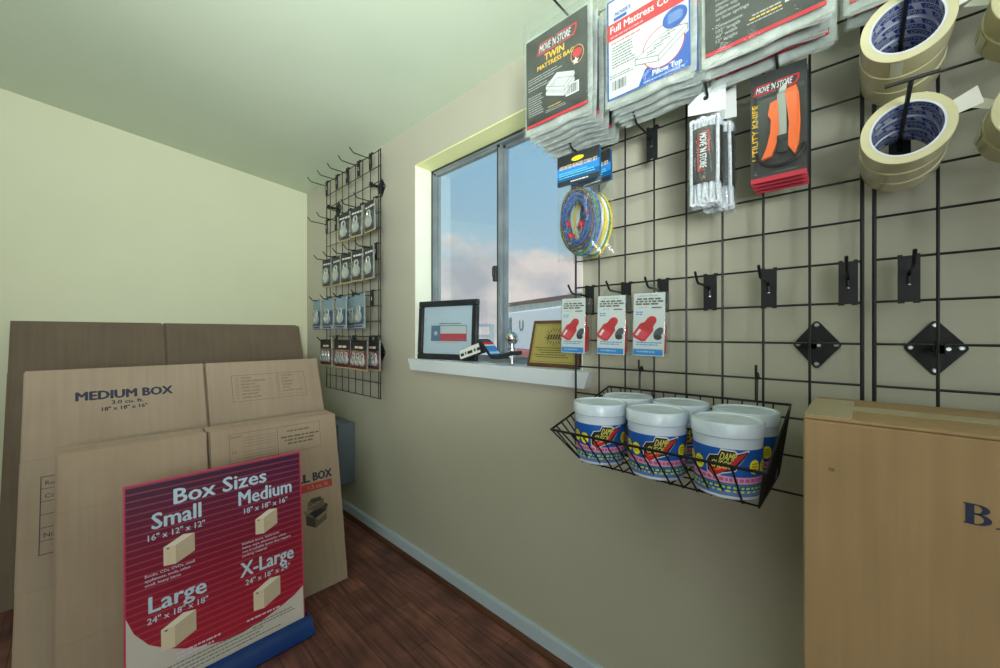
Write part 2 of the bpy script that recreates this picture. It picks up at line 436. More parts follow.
b = MB(); b.box(FX0 + 0.032, WY0 + q + w + s, WZ0 + w + s, FX0 + 0.0335, MY - 0.02, WZ1 - q - w - s, glass); wpart('pane', b)
b = MB(); b.bbox(FX0 - 0.014, MY + 0.006, 1.262, FX0 + 0.004, MY + 0.024, 1.325, 0.003, alu_d); b.bbox(FX0 - 0.022, MY + 0.01, 1.28, FX0 - 0.012, MY + 0.02, 1.318, 0.003, alu_d); wpart('latch', b)

# ------------------------------------------------------------------ outside
ground_m = noisy('pale gravel yard', (196, 196, 190), (214, 213, 206), 3, 0.9)
b = MB(); b.box(1.6, -20, -0.85, 60, 60, -0.75, ground_m); struct(b.make('ground'))
GZ = -0.75
siding = noisy('grey green metal siding', (206, 218, 214), (218, 228, 224), 2, 0.5)
roofm = noisy('dark red roof edge', (120, 92, 86), (140, 108, 98), 3, 0.6)
p0 = Vector((8.95, 8.1, 0)); d = Vector((-0.85, -2.6, 0)).normalized(); n = Vector((d.y, -d.x, 0))
if n.x < 0: n = -n
st = thing('storage_building', 'long low grey metal storage building beyond the window', 'building', frame((p0.x, p0.y, GZ), d, (0, 0, 1), -n))
hgt = 1.90 - GZ; Ls = 9.0
b = MB(); b.box(0, 0, -4, Ls, hgt, 0, siding)
for i in range(60): b.box(i * 0.15 + 0.02, 0, 0, i * 0.15 + 0.06, hgt, 0.02, siding)
b.make('wall', st)
b = MB(); b.ext([(-0.15, hgt), (Ls + 0.15, hgt), (Ls + 0.15, hgt + 0.09), (-0.15, hgt + 0.09)], -4.1, 0.15, roofm); b.make('roof_edge', st)
roll = noisy('white roller door', (206, 212, 212), (216, 222, 221), 2, 0.5)
for i in range(3):
    b = MB()
    for k in range(12): b.box(0.6 + i * 2.8, k * 0.17, 0.02, 2.8 + i * 2.8, k * 0.17 + 0.16, 0.045, roll)
    b.make('roller_door', st)
# moving van parked before it
van_w = flat('white van body', (226, 228, 228), 0.4); van_o = flat('red orange van stripe', (214, 120, 108), 0.45); van_t = flat('teal grey van graphic', (96, 120, 130), 0.45)
tyre = flat('tyre rubber', (36, 36, 38), 0.8)
vd = Vector((-0.45, -1.0, 0)).normalized()
va = thing('moving_van', 'white moving van with orange band parked before the storage building', 'van', frame((5.5, 5.2, GZ), vd, (0, 0, 1), Vector((vd.y, -vd.x, 0)) if Vector((vd.y, -vd.x, 0)).x < 0 else Vector((-vd.y, vd.x, 0))))
b = MB(); b.bbox(0, 0.5, -1.9, 3.2, 2.2, 0, 0.04, van_w)
b.rect(0.05, 0.9, 0.62, 2.1, 0.003, van_t); b.rect(0.72, 0.9, 3.1, 1.55, 0.003, van_o)
b.txt('U', 0.95, 1.86, 0.17, 0.004, flat('slate lettering', (96, 110, 120)), bold=0.03)
b.ell(0.34, 1.55, 0.22, 0.4, 0.004, flat('pale van graphic', (150, 168, 170))); b.make('cargo_box', va)
b = MB(); b.ext([(3.25, 0.4), (4.9, 0.4), (4.9, 1.0), (4.5, 1.15), (4.15, 1.85), (3.25, 1.9)], -1.8, -0.1, van_w); b.make('cab', va)
for wx in (0.8, 4.2):
    for wz in (-1.65, -0.25):
        b = MB(); b.lathe([(0.15, 0), (0.36, 0), (0.4, 0.05), (0.4, 0.17), (0.36, 0.22), (0.15, 0.22)], tyre, 24, c=(wx, 0.4, wz)); b.make('wheel', va)
# white yard fence to the left of it
fe_m = flat('white vinyl fence', (228, 230, 228), 0.5)
fe = thing('yard_fence', 'white rail fence outside, seen between picture frame and window mullion', 'fence', frame((4.1, 7.2, GZ), (0.78, -0.62, 0), (0, 0, 1), (-0.62, -0.78, 0)))
b = MB()
for i in range(4): b.bbox(i * 0.75, 0, -0.1, i * 0.75 + 0.1, 2.02, 0, 0.01, fe_m)
b.make('posts', fe)
b = MB()
for z in (1.72, 1.95): b.box(0, z, -0.08, 2.35, z + 0.07, -0.02, fe_m)
b.make('rails', fe)
b = MB(); b.box(0, 0.1, -0.07, 2.35, 1.25, -0.03, fe_m); b.make('panel', fe)

# ------------------------------------------------------------------ grid panels
def bracket(parent, y, z, gx):
    """wall bracket: diamond plate on the wall and an arm out to the grid wires"""
    f = FW((WX, y, z))
    inv = parent.matrix_basis.inverted()
    b = MB(); hw, hh = 0.0385, 0.0485
    pts = []
    for (cx, cy, a0) in ((hw - .006, 0, -40), (0, hh - .006, 40), (-hw + .006, 0, 140), (0, -hh + .006, 220)):
        for i in range(5):
            a = math.radians(a0 + i * (20 if abs(cx) > 0 else 25)); pts.append((cx + 0.006 * math.cos(a), cy + 0.006 * math.sin(a)))
    b.ext(pts, 0.0005, 0.004, black_plate)
    L = WX - gx
    b.tube([(0, 0, 0.003), (0, 0, L - 0.004)], 0.0075, black_wire, 12)
    b.box(-0.006, -0.013, L - 0.012, 0.006, 0.013, L - 0.004, black_plate)
    o = b.make('wall_bracket', parent, inv @ f)
    s = MB(); s.lathe([(0.0045, 0), (0.0045, 0.0012), (0.003, 0.0025)], steel, 12)
    for (cx, cy) in ((hw - .008, 0), (-hw + .008, 0), (0, hh - .008), (0, -hh + .008)):
        if cx == hw - .008: s0 = s.make('screw', o, Matrix.Translation((cx, cy, 0.004)))
        else:
            c = s0.copy(); COL.objects.link(c); c.parent = o; c.matrix_basis = Matrix.Translation((cx, cy, 0.004))
    c = MB(); c.box(0.004, -0.008, L - 0.004, 0.012, 0.008, L + 0.009, black_plate); c.tube([(0.008, 0, L), (0.008, 0, L + 0.012)], 0.003, steel, 8); c.make('clip', o)
def gridpanel(label, ycols, z0, nrow, brackets, edges, gx=0.972):
    t = thing('gridwall_panel', label, 'grid panel', FW((gx, max(ycols), z0)))
    W = max(ycols) - min(ycols); Hh = nrow * 0.0762
    b = MB()
    for y in ycols:
        x = max(ycols) - y
        if y in edges: continue
        b.tube([(x, 0, 0.003), (x, Hh, 0.003)], 0.0023, black_wire, 8)
    b.make('upright_wires', t)
    b = MB()
    for k in range(nrow + 1): b.tube([(0, k * 0.0762, -0.003), (W, k * 0.0762, -0.003)], 0.0022, black_wire, 8)
    b.make('cross_wires', t)
    for y in edges:
        b = MB(); x = max(ycols) - y; b.tube([(x, 0, 0.001), (x, Hh, 0.001)], 0.0031, black_wire, 8); b.make('edge_rod', t)
    bpy.context.view_layer.update()
    for (y, z) in brackets: bracket(t, y, z, gx)
    return t
G0 = 0.727
gridpanel('black wire grid panel over the window edge, mattress bags and wire basket hanging on it', [0.609 - 0.0762 * i for i in range(8)] + [0.0005], G0, 16, [(0.0693, 1.028), (0.455, 1.87)], [0.609, 0.0005])
gridpanel('black wire grid panel rising behind the tall brown carton', [-0.0155 - 0.0762 * i for i in range(9)], G0, 16, [(-0.0946, 1.025)], [-0.0155, -0.0155 - 0.0762 * 8])
gridpanel('black wire grid panel between the far corner and the window', [1.710, 1.725, 1.804, 1.883, 1.963, 2.041, 2.119, 2.198, 2.276, 2.330], 0.733, 16, [(1.812, 1.806), (2.315, 1.806), (1.812, 0.955)], [1.710, 2.330])

# hooks ------------------------------------------------------------
GX = 0.966
def hook_proto(name, label, L, kind, fr, group):
    t = thing(name, label, 'hook', fr, group)
    b = MB(); w2 = 0.0135
    hk = 1.0 if kind == 'up' else .5
    pts = [(-w2, -0.041), (-0.005, -0.041), (-0.005, -0.0375), (0.005, -0.0375), (0.005, -0.041), (w2, -0.041), (w2, 0.043), (0.0075, 0.043), (0.0075, 0.0385), (-0.0075, 0.0385), (-0.0075, 0.043), (-w2, 0.043)]
    pts = [(p[0], p[1] * hk) for p in pts]; b.ext(pts, 0, 0.003, black_plate)
    for sx in (-1, 1):
        b.box(sx * 0.0105 - 0.003, 0.038 * hk, -0.012, sx * 0.0105 + 0.003, 0.043 * hk, 0.0, black_plate)
    b.make('back_plate', t)
    b = MB()
    if kind == 'up':
        P = [(0, -0.008, 0.005), (0, 0.006, 0.005), (0, 0.010, 0.010), (0, 0.012, 0.02), (0, 0.013, L - 0.012), (0, 0.016, L - 0.005), (0, 0.034, L + 0.010)]
        b.tube(P, 0.0026, black_wire, 8)
        b.tube([(0, -0.01, 0.0042), (0, 0.008, 0.0042)], 0.0028, steel, 8)
    else:
        P = [(0, -0.008, 0.005), (0, 0.006, 0.005), (0, 0.0095, 0.010), (0, 0.0100, 0.02), (0, 0.0105, L - 0.01), (0, 0.0105, L)]
        b.tube(P, 0.0028, black_wire, 8); b.tube([(-0.025, 0.0105, L), (0.025, 0.0105, L)], 0.0026, black_wire, 8)
    b.make('arm', t)
    return t
hooks = {}
def hook(y, z, label, group, kind='up', L=0.1):
    k = (kind, L); fr = FW((GX, y, z)); nm = {'up': 'grid_hook', 'bar': 'tape_hook'}[kind]
    if k not in hooks: hooks[k] = hook_proto(nm, label, L, kind, fr, group); return hooks[k]
    return dup(hooks[k], fr, label, group)
gE = 'empty hooks on the near grid panels'
R1, R2, R3, R4, R5 = 1.144, 1.375, 1.527, 1.832, 1.45
hook(0.384, 1.527, 'empty black hook between the bungee cord packs and the white rope pack', gE)
hook(0.252, R1, 'empty black hook right of the third red and white pack', gE)
hook(0.1415, R1, 'empty black hook straight below the orange utility knife cards', gE)
hook(0.0195, R1, 'empty black hook above the smaller-looking wall diamond, at the panel edge', gE)
hook(-0.058, R1, 'empty black hook on the right panel, below the lower tape rolls', gE)
gU = 'hooks carrying goods on the near grid panels'
hook(0.560, R1, 'black hook holding the red and white pack nearest the window plaque', gU)
hook(0.452, R1, 'black hook holding the middle red and white pack', gU)
hook(0.357, R1, 'black hook holding the third red and white pack from the window', gU)
hook(0.560, R3, 'black hook holding the bungee cord packs', gU)
hook(0.233, R3, 'black hook holding the white rope packs', gU)
hook(0.1145, R3, 'black hook holding the utility knife cards', gU)
hook(0.535, R4, 'long black hook holding the black twin mattress bags', gU, 'up', 0.225)
hook(0.333, R4, 'long black hook holding the white and blue mattress covers', gU, 'up', 0.225)
hook(0.132, R4, 'long black hook holding the black mattress bags beside the tape', gU, 'up', 0.225)
hook(-0.072, R4, 'long black hook holding the bags partly hidden behind the upper tape', gU, 'up', 0.225)
gT = 'straight hooks with a cross bar for the tape rolls'
hook(-0.047, R2, 'black cross-bar hook through the lower tape rolls with the white flap', gT, 'bar', 0.225)
hook(-0.047, R3, 'black cross-bar hook through the upper tape rolls beside the mattress bags', gT, 'bar', 0.225)
hook(-0.178, R2, 'black cross-bar hook at right frame edge, lower tape pair', gT, 'bar', 0.225)
hook(-0.178, R3, 'black cross-bar hook at right frame edge, upper tape pair', gT, 'bar', 0.225)

# ------------------------------------------------------------------ generic bag shell
def bag(x0, y0, x1, y1, z0, z1, seed=1, wav=0.004, mat=None, puff=0.0):
    """thin plastic pouch: two wavy sheets joined along their rim"""
    r = random.Random(seed); ph = [r.random() * 6 for _ in range(6)]
    def edge(u): return wav * (math.sin(u * 19 + ph[0]) * 0.6 + math.sin(u * 37 + ph[1]) * 0.4)
    b = MB()
    for side in (0, 1):
        def fn(u, v):
            x = x0 + (x1 - x0) * u + (0.4 * edge(v * 1.3) if u in (0, 1) else 0); y = y0 + (y1 - y0) * v + (edge(u) if v == 0 else 0)
            k = 4 * u * (1 - u) * 4 * v * (1 - v)
            rimk = min(1, 6 * min(u, 1 - u, v, 1 - v))
            zc = (z0 + z1) / 2; hz = (z1 - z0) / 2 * rimk + puff * k
            z = zc + (hz if side else -hz) + 0.0012 * math.sin(u * 23 + ph[2] + v * 7) * rimk
            return (x, y, z)
        b.grid(fn, 14, 14, mat or film)
    return b
def bracket_logo(b, x, y, w, h, z, sh=0.28, rot=0.0):
    """white slanted store lettering inside a red bracket frame"""
    cr, sr = math.cos(rot), math.sin(rot)
    def R(p): return (x + p[0] * cr - p[1] * sr, y + p[0] * sr + p[1] * cr)
    t = h * 0.16
    k = sh * h * 2
    for P in ([(0, -t), (w * 0.45, -t), (w * 0.45, 0), (t + k * 0.0, 0)], ):
        pass
    fr = [[(-t, -t), (w * 0.5, -t), (w * 0.5, 0), (t * .3, 0)], [(-t, -t), (t * .3, 0), (k * .8, h + t), (k * .8 - t * 1.3, h + t)],
          [(k * .8 - t, h), (w * 0.42, h), (w * 0.42, h + t), (k * .8 - t, h + t)],
          [(w * 0.55, -t), (w - k * .4, -t), (w - k * .4 + t * .1, 0), (w * 0.55, 0)], [(w - k * .4, -t), (w + t * 1.0, h * .55), (w + t, h + t), (w - t * .3, h + t), (w - t * .3, h * .6), (w - k * .4 - t, 0)],
          [(w * 0.5, h), (w, h), (w, h + t), (w * 0.5, h + t)]]
    for P in fr: b.poly([R(p) for p in P], z, red)
    ox, oy = R((t * 1.2, t * .6))
    b.txt("MOVE 'N STORE", ox, oy, h * 0.82, z + 0.0001, white, w=w * 0.82, bold=0.012, shear=sh * 0.6, rot=rot)
def iso_mattress(b, cx, cy, w, z, fill, line, stacked=1):
    pts = (lambda dy: [(cx - w * .5, cy + dy), (cx + w * .15, cy - w * .27 + dy), (cx + w * .5, cy + w * .03 + dy), (cx - w * .10, cy + w * .25 + dy)]) if stacked > 1 else (lambda dy: [(cx - w * .5, cy + dy), (cx - w * .04, cy - w * .13 + dy), (cx + w * .5, cy + w * .20 + dy), (cx + w * .16, cy + w * .28 + dy)])
    h = w * .11
    for s in range(stacked - 1, -1, -1):
        dy = -s * (h * 1.5)
        P = pts(dy); lo = [(p[0], p[1] - h) for p in P]
        b.poly([lo[0], lo[1], P[1], P[0]], z + .0001, fill); b.poly([lo[1], lo[2], P[2], P[1]], z + .0001, fill); b.poly(P, z + .00015, fill)
        b.strip(P + [P[0]], w * .012, z + .0003, line); b.strip([P[0], lo[0], lo[1], lo[2], P[2]], w * .012, z + .0003, line); b.strip([P[1], lo[1]], w * .012, z + .0003, line)
def barcode(b, x, y, w, h, z, seed=3):
    b.rect(x, y, x + w, y + h, z, white); r = random.Random(seed); xx = x + w * .08
    while xx < x + w * .9:
        k = w * (.02 + .05 * r.random()); b.rect(xx, y + h * .12, xx + k, y + h * .9, z + .0001, ink); xx += k + w * (.02 + .04 * r.random())

# ------------------------------------------------------------------ mattress bags
CW, CH = 0.176, 0.221
def black_card(twin):
    b = MB(); b.box(-CW / 2, -CH, -0.001, CW / 2, 0, 0, card_black); z = 0.0003
    b.rect(-CW / 2, -CH, CW / 2, -CH + 0.007, z, red)
    sheen = flat('grey card sheen', (92, 98, 98), 0.4)
    if twin:
        bracket_logo(b, -0.050, -0.047, 0.108, 0.021, z)
        b.txt('TWIN', -0.03, -0.071, 0.016, z, yellow, w=0.056, bold=0.03)
        b.txt('MATTRESS BAG', -0.052, -0.087, 0.0105, z, yellow, w=0.105, bold=0.03)
        b.ell(0.062, -0.098, 0.0175, 0.021, z, flat('gold print', (196, 150, 90))); b.ell(0.062, -0.098, 0.0155, 0.019, z + .0001, ink); b.ell(0.062, -0.095, 0.012, 0.011, z + .0002, red)
        b.ell(0.058, -0.112, 0.009, 0.009, z + .0003, white, n=10, star=0.5, rot=0.3)
        b.lines(-0.082, -0.101, 0.02, 3, 0.006, 0.0022, z, ink_grey if False else flat('pale grey print', (170, 174, 172)), 5)
        b.lines(-0.082, -0.122, -0.015, 2, 0.006, 0.0022, z, MATS['pale grey print'], 6)
        iso_mattress(b, 0.014, -0.135, 0.082, z, card_white, ink_grey, 2)
        b.lines(-0.082, -0.146, -0.035, 9, 0.0058, 0.0022, z, MATS['pale grey print'], 8)
        barcode(b, 0.030, -0.184, 0.036, 0.026, z)
        b.lines(-0.02, -0.190, 0.02, 1, 0.006, 0.002, z, yellow, 9); b.lines(-0.028, -0.196, 0.03, 2, 0.004, 0.0015, z, MATS['pale grey print'], 10)
    else:
        bracket_logo(b, -0.050, -0.047, 0.108, 0.021, z)
        b.txt('QUEEN', -0.03, -0.071, 0.016, z, yellow, w=0.056, bold=0.03) if False else None
        g = flat('pale grey print', (170, 174, 172))
        yy = -0.125
        for s in ('Fits both', 'standard &', 'pillow top', 'mattresses', 'or box springs'):
            b.txt(s, -0.070, yy, 0.0062, z, g, bold=0.012); yy -= 0.0092
        yy -= 0.004; b.txt('• Dimensions:', -0.076, yy, 0.0062, z, g, bold=0.012); yy -= 0.0092
        for s in ('102" length', '60" width', '12" height'):
            b.txt(s, -0.070, yy, 0.0062, z, g, bold=0.012); yy -= 0.0092
        iso_mattress(b, 0.03, -0.11, 0.09, z, card_white, ink_grey, 2)
        barcode(b, 0.035, -0.187, 0.045, 0.028, z)
        b.lines(-0.012, -0.184, 0.035, 1, 0.006, 0.0025, z, g, 9); b.lines(-0.016, -0.190, 0.035, 1, 0.006, 0.0025, z, yellow, 19); b.lines(-0.02, -0.196, 0.04, 1, 0.004, 0.002, z, g, 10)
    return b
def white_card():
    b = MB(); b.box(-CW / 2, -CH, -0.001, CW / 2, 0, 0, card_white); z = 0.0003; h2 = CW / 2
    b.ring(-h2, -CH, h2, 0, 0.0035, z, blue)
    b.poly([(-0.018, -CH), (h2, -CH), (h2, -0.150), (0.060, -0.165), (0.020, -0.172), (-0.002, -0.188)], z + .0001, blue)
    b.rect(-h2, -0.090, h2, -0.053, z + .0001, red)
    b.txt('Full Mattress Cover', -h2 + 0.008, -0.074, 0.0150, z + .0002, white, w=0.152, bold=0.03)
    b.lines(-h2 + 0.008, -0.085, 0.0, 1, 0.004, 0.0035, z + .0002, flat('pink print', (226, 150, 158)), 3)
    b.txt("MOVER'S", -0.070, -0.040, 0.0075, z + .0002, blue, w=0.036, bold=0.05, shear=.2); b.rect(-0.072, -0.050, -0.042, -0.043, z + .0002, blue)
    b.ell(0.035, -0.157, 0.043, 0.042, z + .0002, red, n=40); b.ell(0.035, -0.157, 0.041, 0.040, z + .0003, white, n=40)
    iso_mattress(b, 0.030, -0.158, 0.106, z + .0004, card_white, ink_grey)
    for i in range(4): b.lines(0.002 + i * 0.014, -0.157 + i * 0.008, 0.022 + i * 0.014, 2, 0.005, 0.0018, z + .0009, ink_grey, 30 + i)
    b.ell(0.059, -0.112, 0.024, 0.020, z + .0012, blue, n=30)
    for i in range(5): b.lines(0.046, -0.104 - i * 0.004, 0.074, 1, 1, 0.0016, z + .0014, flat('pale blue print', (160, 190, 220)), 40 + i)
    b.lines(-0.078, -0.100, -0.010, 1, 0.006, 0.003, z + .0002, flat('pink red print', (200, 90, 100)), 4)
    b.lines(-0.076, -0.109, -0.022, 8, 0.0062, 0.0022, z + .0002, ink_grey, 5)
    b.lines(-0.082, -0.170, -0.028, 2, 0.005, 0.0018, z + .0002, ink_grey, 6)
    barcode(b, -0.079, -0.206, 0.040, 0.027, z + .0002)
    b.txt('Pillow Top', 0.014, -0.2085, 0.0105, z + .0005, white, w=0.058, bold=0.04)
    b.lines(-0.005, -0.2165, 0.080, 1, 1, 0.003, z + .0005, MATS['pale blue print'], 7)
    return b
def mattress_bag(name, label, fr, card, group, seed):
    t = thing(name, label, 'mattress bag', fr, group)
    card.make('printed_card', t)
    b = bag(-CW / 2 - 0.012, -CH - 0.022, CW / 2 + 0.012, 0.052, -0.006, 0.0035, seed, 0.003, film); b.make('plastic_pouch', t)
    # folded white plastic packed behind the card
    r = random.Random(seed); b = MB()
    for k in range(3):
        x0, x1 = -CW / 2 - 0.008 + .003 * k, CW / 2 + 0.010 - .004 * k; zz = -0.0075 - k * 0.0045; yb = -CH - 0.014 - 0.004 * r.random()
        def fn(u, v, x0=x0, x1=x1, zz=zz, yb=yb, k=k):
            return (x0 + (x1 - x0) * u, yb + (0.01 - yb) * v + 0.002 * math.sin(9 * u + k), zz + 0.0022 * math.sin(u * 14 + k * 2) * (1 - v * .6) + (0.004 * (1 - 4 * v) if v < .25 else 0))
        b.grid(fn, 14, 12, milky)
    b.make('folded_plastic', t)
    return t
ZT = 1.795
def bag_stack(proto_card, name, kind_label, x0, y, n, group, ordinals, seed, dz=0.0, jit=0.004, step=0.0235):
    first = None
    for i in range(n):
        r = random.Random(seed + i)
        fr = FW((x0 + i * step, y + (r.random() - .5) * jit * 2 * (i > 0), ZT + dz - 0.002 * i - jit * r.random() * (i > 0)), yaw=(r.random() - .5) * .02, tilt=0.012 - .004 * i, roll=(r.random() - .5) * .03 * (i > 0))
        lab = kind_label % ordinals[i]
        if first is None: first = mattress_bag(name, lab, fr, proto_card, group, seed)
        else: dup(first, fr, lab, group)
ORD = ['front', 'second', 'third', 'fourth', 'fifth', 'sixth', 'seventh']
bag_stack(black_card(True), 'mattress_bag', 'black carded twin mattress bag above the window, %s on its hook', 0.770, 0.542, 7, 'twin mattress bags', ORD, 11)
bag_stack(white_card(), 'mattress_cover', 'white and blue carded full mattress cover, %s on its hook', 0.800, 0.332, 4, 'full mattress covers', ORD, 31, 0, 0.006, 0.026)
bag_stack(black_card(False), 'mattress_bag', 'black carded mattress bag above the utility knives, %s on its hook', 0.800, 0.130, 3, 'large mattress bags', ORD, 51, 0, 0.006, 0.034)
bag_stack(black_card(False), 'mattress_bag', 'carded mattress bag partly behind the upper tape rolls, %s on its hook', 0.880, -0.072, 2, 'mattress bags behind the tape', ORD, 71, 0.036, 0.006, 0.035)

# ------------------------------------------------------------------ bungee cord packs
def cord_mat(name, c1, c2, sc=420):
    m, nt, b = new_mat(name); N = nt.nodes; L = nt.links
    tc = N.new('ShaderNodeTexCoord'); vo = N.new('ShaderNodeTexVoronoi'); vo.inputs['Scale'].default_value = sc
    L.new(tc.outputs['Object'], vo.inputs['Vector'])
    rp = N.new('ShaderNodeValToRGB'); rp.color_ramp.interpolation = 'CONSTANT'
    rp.color_ramp.elements[0].color = rgb(c2); rp.color_ramp.elements[1].color = rgb(c1); rp.color_ramp.elements[1].position = 0.28
    L.new(vo.outputs['Distance'], rp.inputs['Fac']); L.new(rp.outputs[0], b.inputs['Base Color']); b.inputs['Roughness'].default_value = .7
    return m
cords = [cord_mat('blue cord', (34, 62, 168), (230, 236, 250)), cord_mat('green cord', (28, 110, 82), (220, 232, 90)), cord_mat('black cord', (30, 34, 48), (240, 210, 60)),
         cord_mat('yellow cord', (224, 200, 60), (30, 40, 60)), cord_mat('white cord', (222, 228, 228), (60, 120, 90)), cord_mat('navy cord', (30, 44, 110), (120, 190, 230))]
red_pl = flat('red plastic', (196, 30, 44), 0.4)
def bungee_pack(label, fr, group, seed):
    t = thing('bungee_cord_pack', label, 'bungee cord pack', fr, group)
    W, Hh = 0.122, 0.285
    b = MB(); y0, y1 = -0.082, -0.004; z = 0.0093
    b.box(-W / 2, y0, 0.0, W / 2, y1, 0.009, flat('blue header card', (24, 92, 150), .35))
    b.rect(-W / 2, -0.036, W / 2, y1, z, card_black); b.rect(-W / 2, y0, W / 2, y0 + 0.011, z, card_black)
    b.rect(-W / 2, -0.058, W / 2, -0.036, z, skyb)
    b.txt('ASSORTED BUNGEE CORD SET', -W / 2 + .006, -0.041, 0.0095, z + .0002, flat('pale print', (226, 200, 170)), w=W - .012, bold=.02)
    b.ell(0, -0.020, 0.018, 0.006, z + .0001, yel2)
    for i in range(3): b.lines(-W / 2 + .006, -0.052 - i * 0.006, W / 2 - .01, 1, 1, 0.0022, z + .0002, flat('aqua print', (120, 210, 226)), seed + i)
    b.lines(-.02, y0 + .004, .03, 1, 1, .003, z + .0002, white, 4)
    b.make('header_card', t)
    bag(-W / 2 - .002, -Hh, W / 2 + .004, -0.075, -0.014, 0.022, seed, 0.005, film, 0.004).make('plastic_bag', t)
    r = random.Random(seed)
    cx, cy = 0.0, -0.182
    for i in range(12):
        b = MB(); P = []
        rx, ry = 0.053 - 0.0019 * i + .004 * r.random(), 0.082 - 0.0026 * i + .004 * r.random(); zz = -0.008 + 0.0072 * (i % 4)
        ph = r.random() * 6
        for k in range(40):
            a = 2 * PI * k / 40
            P.append((cx + (rx - .004) * math.cos(a) + .002 * math.sin(3 * a + ph) + 0.006 * (r.random() - .5) * 0, cy + ry * math.sin(a) + .002 * math.sin(2 * a + ph), zz + .003 * math.sin(2 * a + ph)))
        b.tube(P, 0.0046, cords[((0, 1, 0, 2, 5, 1, 0, 5, 2, 0, 1, 5) if seed == 2 else (3, 1, 4, 3, 2, 1, 3, 4, 0, 1, 3, 5))[i]], 8, closed=True); b.make('cord', t)
    for (x, y) in ((-0.030, -0.188), (0.012, -0.196), (-0.018, -0.222), (0.03, -0.168)):
        b = MB(); b.lathe([(0.003, 0), (0.008, .002), (0.009, .008), (0.006, .016), (.003, .018)], red_pl, 14, c=(x, y, 0.002)); b.tube([(x, y, .014), (x + .006, y - .012, .02), (x + .002, y - .022, .018), (x - .006, y - .018, .016)], 0.0018, steel, 6); b.make('end_hook', t)
    return t
bungee_pack('bagged coil of coloured bungee cords, front one on its hook before the window', FW((0.878, 0.540, 1.528), 0.05, 0, 0.0), 'bungee cord packs', 2)
bungee_pack('bagged coil of coloured bungee cords, rear one with yellow cord showing', FW((0.926, 0.532, 1.528), -0.04, 0, 0.02), 'bungee cord packs', 3)

# ------------------------------------------------------------------ rope packs
rope_m = noisy('white braided rope', (188, 195, 206), (222, 226, 232), 160, 0.8, 0.5, 260, stretch=(1, 1, 1))
def rope_pack(label, fr, group, seed):
    t = thing('rope_pack', label, 'rope pack', fr, group); r = random.Random(seed)
    b = MB()
    for i in range(18):
        cx = -0.017 + 0.0068 * (i % 6) + .001 * r.random(); zz = 0.004 + 0.011 * (i // 6) + .002 * r.random(); P = []
        hl = 0.092 + .005 * r.random(); hw = .0105 + .002 * r.random()
        for k in range(28):
            a = 2 * PI * k / 28; ca, sa = math.cos(a), math.sin(a)
            bulge = 1 + .5 * abs(sa) ** 5
            P.append((cx * bulge + hw * math.copysign(abs(ca) ** .55, ca), -0.157 + hl * math.copysign(abs(sa) ** .8, sa), zz + .005 * ca * (1 if i % 2 else -1)))
        b.tube(P, 0.0041, rope_m, 8, closed=True)
    b.make('rope', t)
    b = MB()
    def wr(x, y, z): return (0.0365 * math.sin(x), y, 0.016 + (0.0235 + z) * math.cos(x))
    b.warp = wr; b.rect(-PI * .98, -0.207, PI * .98, -0.086, 0, card_black, 40)
    zz = .0005
    b.make('label_band', t)
    g = MB(); g.warp = lambda x, y, z: (0.0365 * math.sin(x / .034), y, 0.016 + (0.0235 + z) * math.cos(x / .034))
    bracket_logo(g, 0.020, -0.112, 0.0, 0.0, zz) if False else None
    # vertical lettering reads downwards, inside a red bracket
    x0, y0, w, h, tt = -0.009, -0.098, 0.080, 0.018, 0.0028
    g.rect(x0 - tt, y0 - w, x0, y0, zz, red, 2); g.rect(x0 - tt, y0 - w - tt, x0 + h * .7, y0 - w, zz, red, 6); g.rect(x0 - tt + h * .5, y0, x0 + h + tt, y0 + tt, zz, red, 6); g.rect(x0 + h, y0 - w * .55, x0 + h + tt, y0, zz, red, 2)
    g.txt("MOVE 'N STORE", x0 + 0.002, y0 - .002, 0.0135, zz + .0002, white, w=w * .94, bold=.025, rot=-PI / 2)
    g.txt('A', x0 + .006, -0.200, 0.008, zz, flat('gold print', (196, 150, 90)))
    g.make('brand_print', t)
    b = bag(-0.040, -0.268, 0.040, -0.052, -0.006, 0.042, seed, 0.006, film, 0.003); b.make('plastic_bag', t)
    b = MB()
    hd = flat('white bag header', (216, 220, 220), .5)
    P = [(-0.040, -0.040), (0.042, -0.052), (0.042, 0.022), (0.030, 0.016), (-0.020, -0.002), (-0.040, -0.016)]
    b.ext(P, 0.0125, 0.0135, hd); b.ell(0, -0.012, .006, .005, .0138, ink); b.make('bag_header', t)
    return t
rope_pack('bagged white rope with black label band, front one on its hook', FW((0.885, 0.2365, 1.549), 0.05, 0.0, 0.0) @ Matrix.Diagonal((.86, .93, .9, 1)), 'white rope packs', 5)
rope_pack('bagged white rope with black label band, rear one showing at right', FW((0.930, 0.2270, 1.549), 0.0, 0, 0.015) @ Matrix.Diagonal((.86, .93, .8, 1)), 'white rope packs', 6)

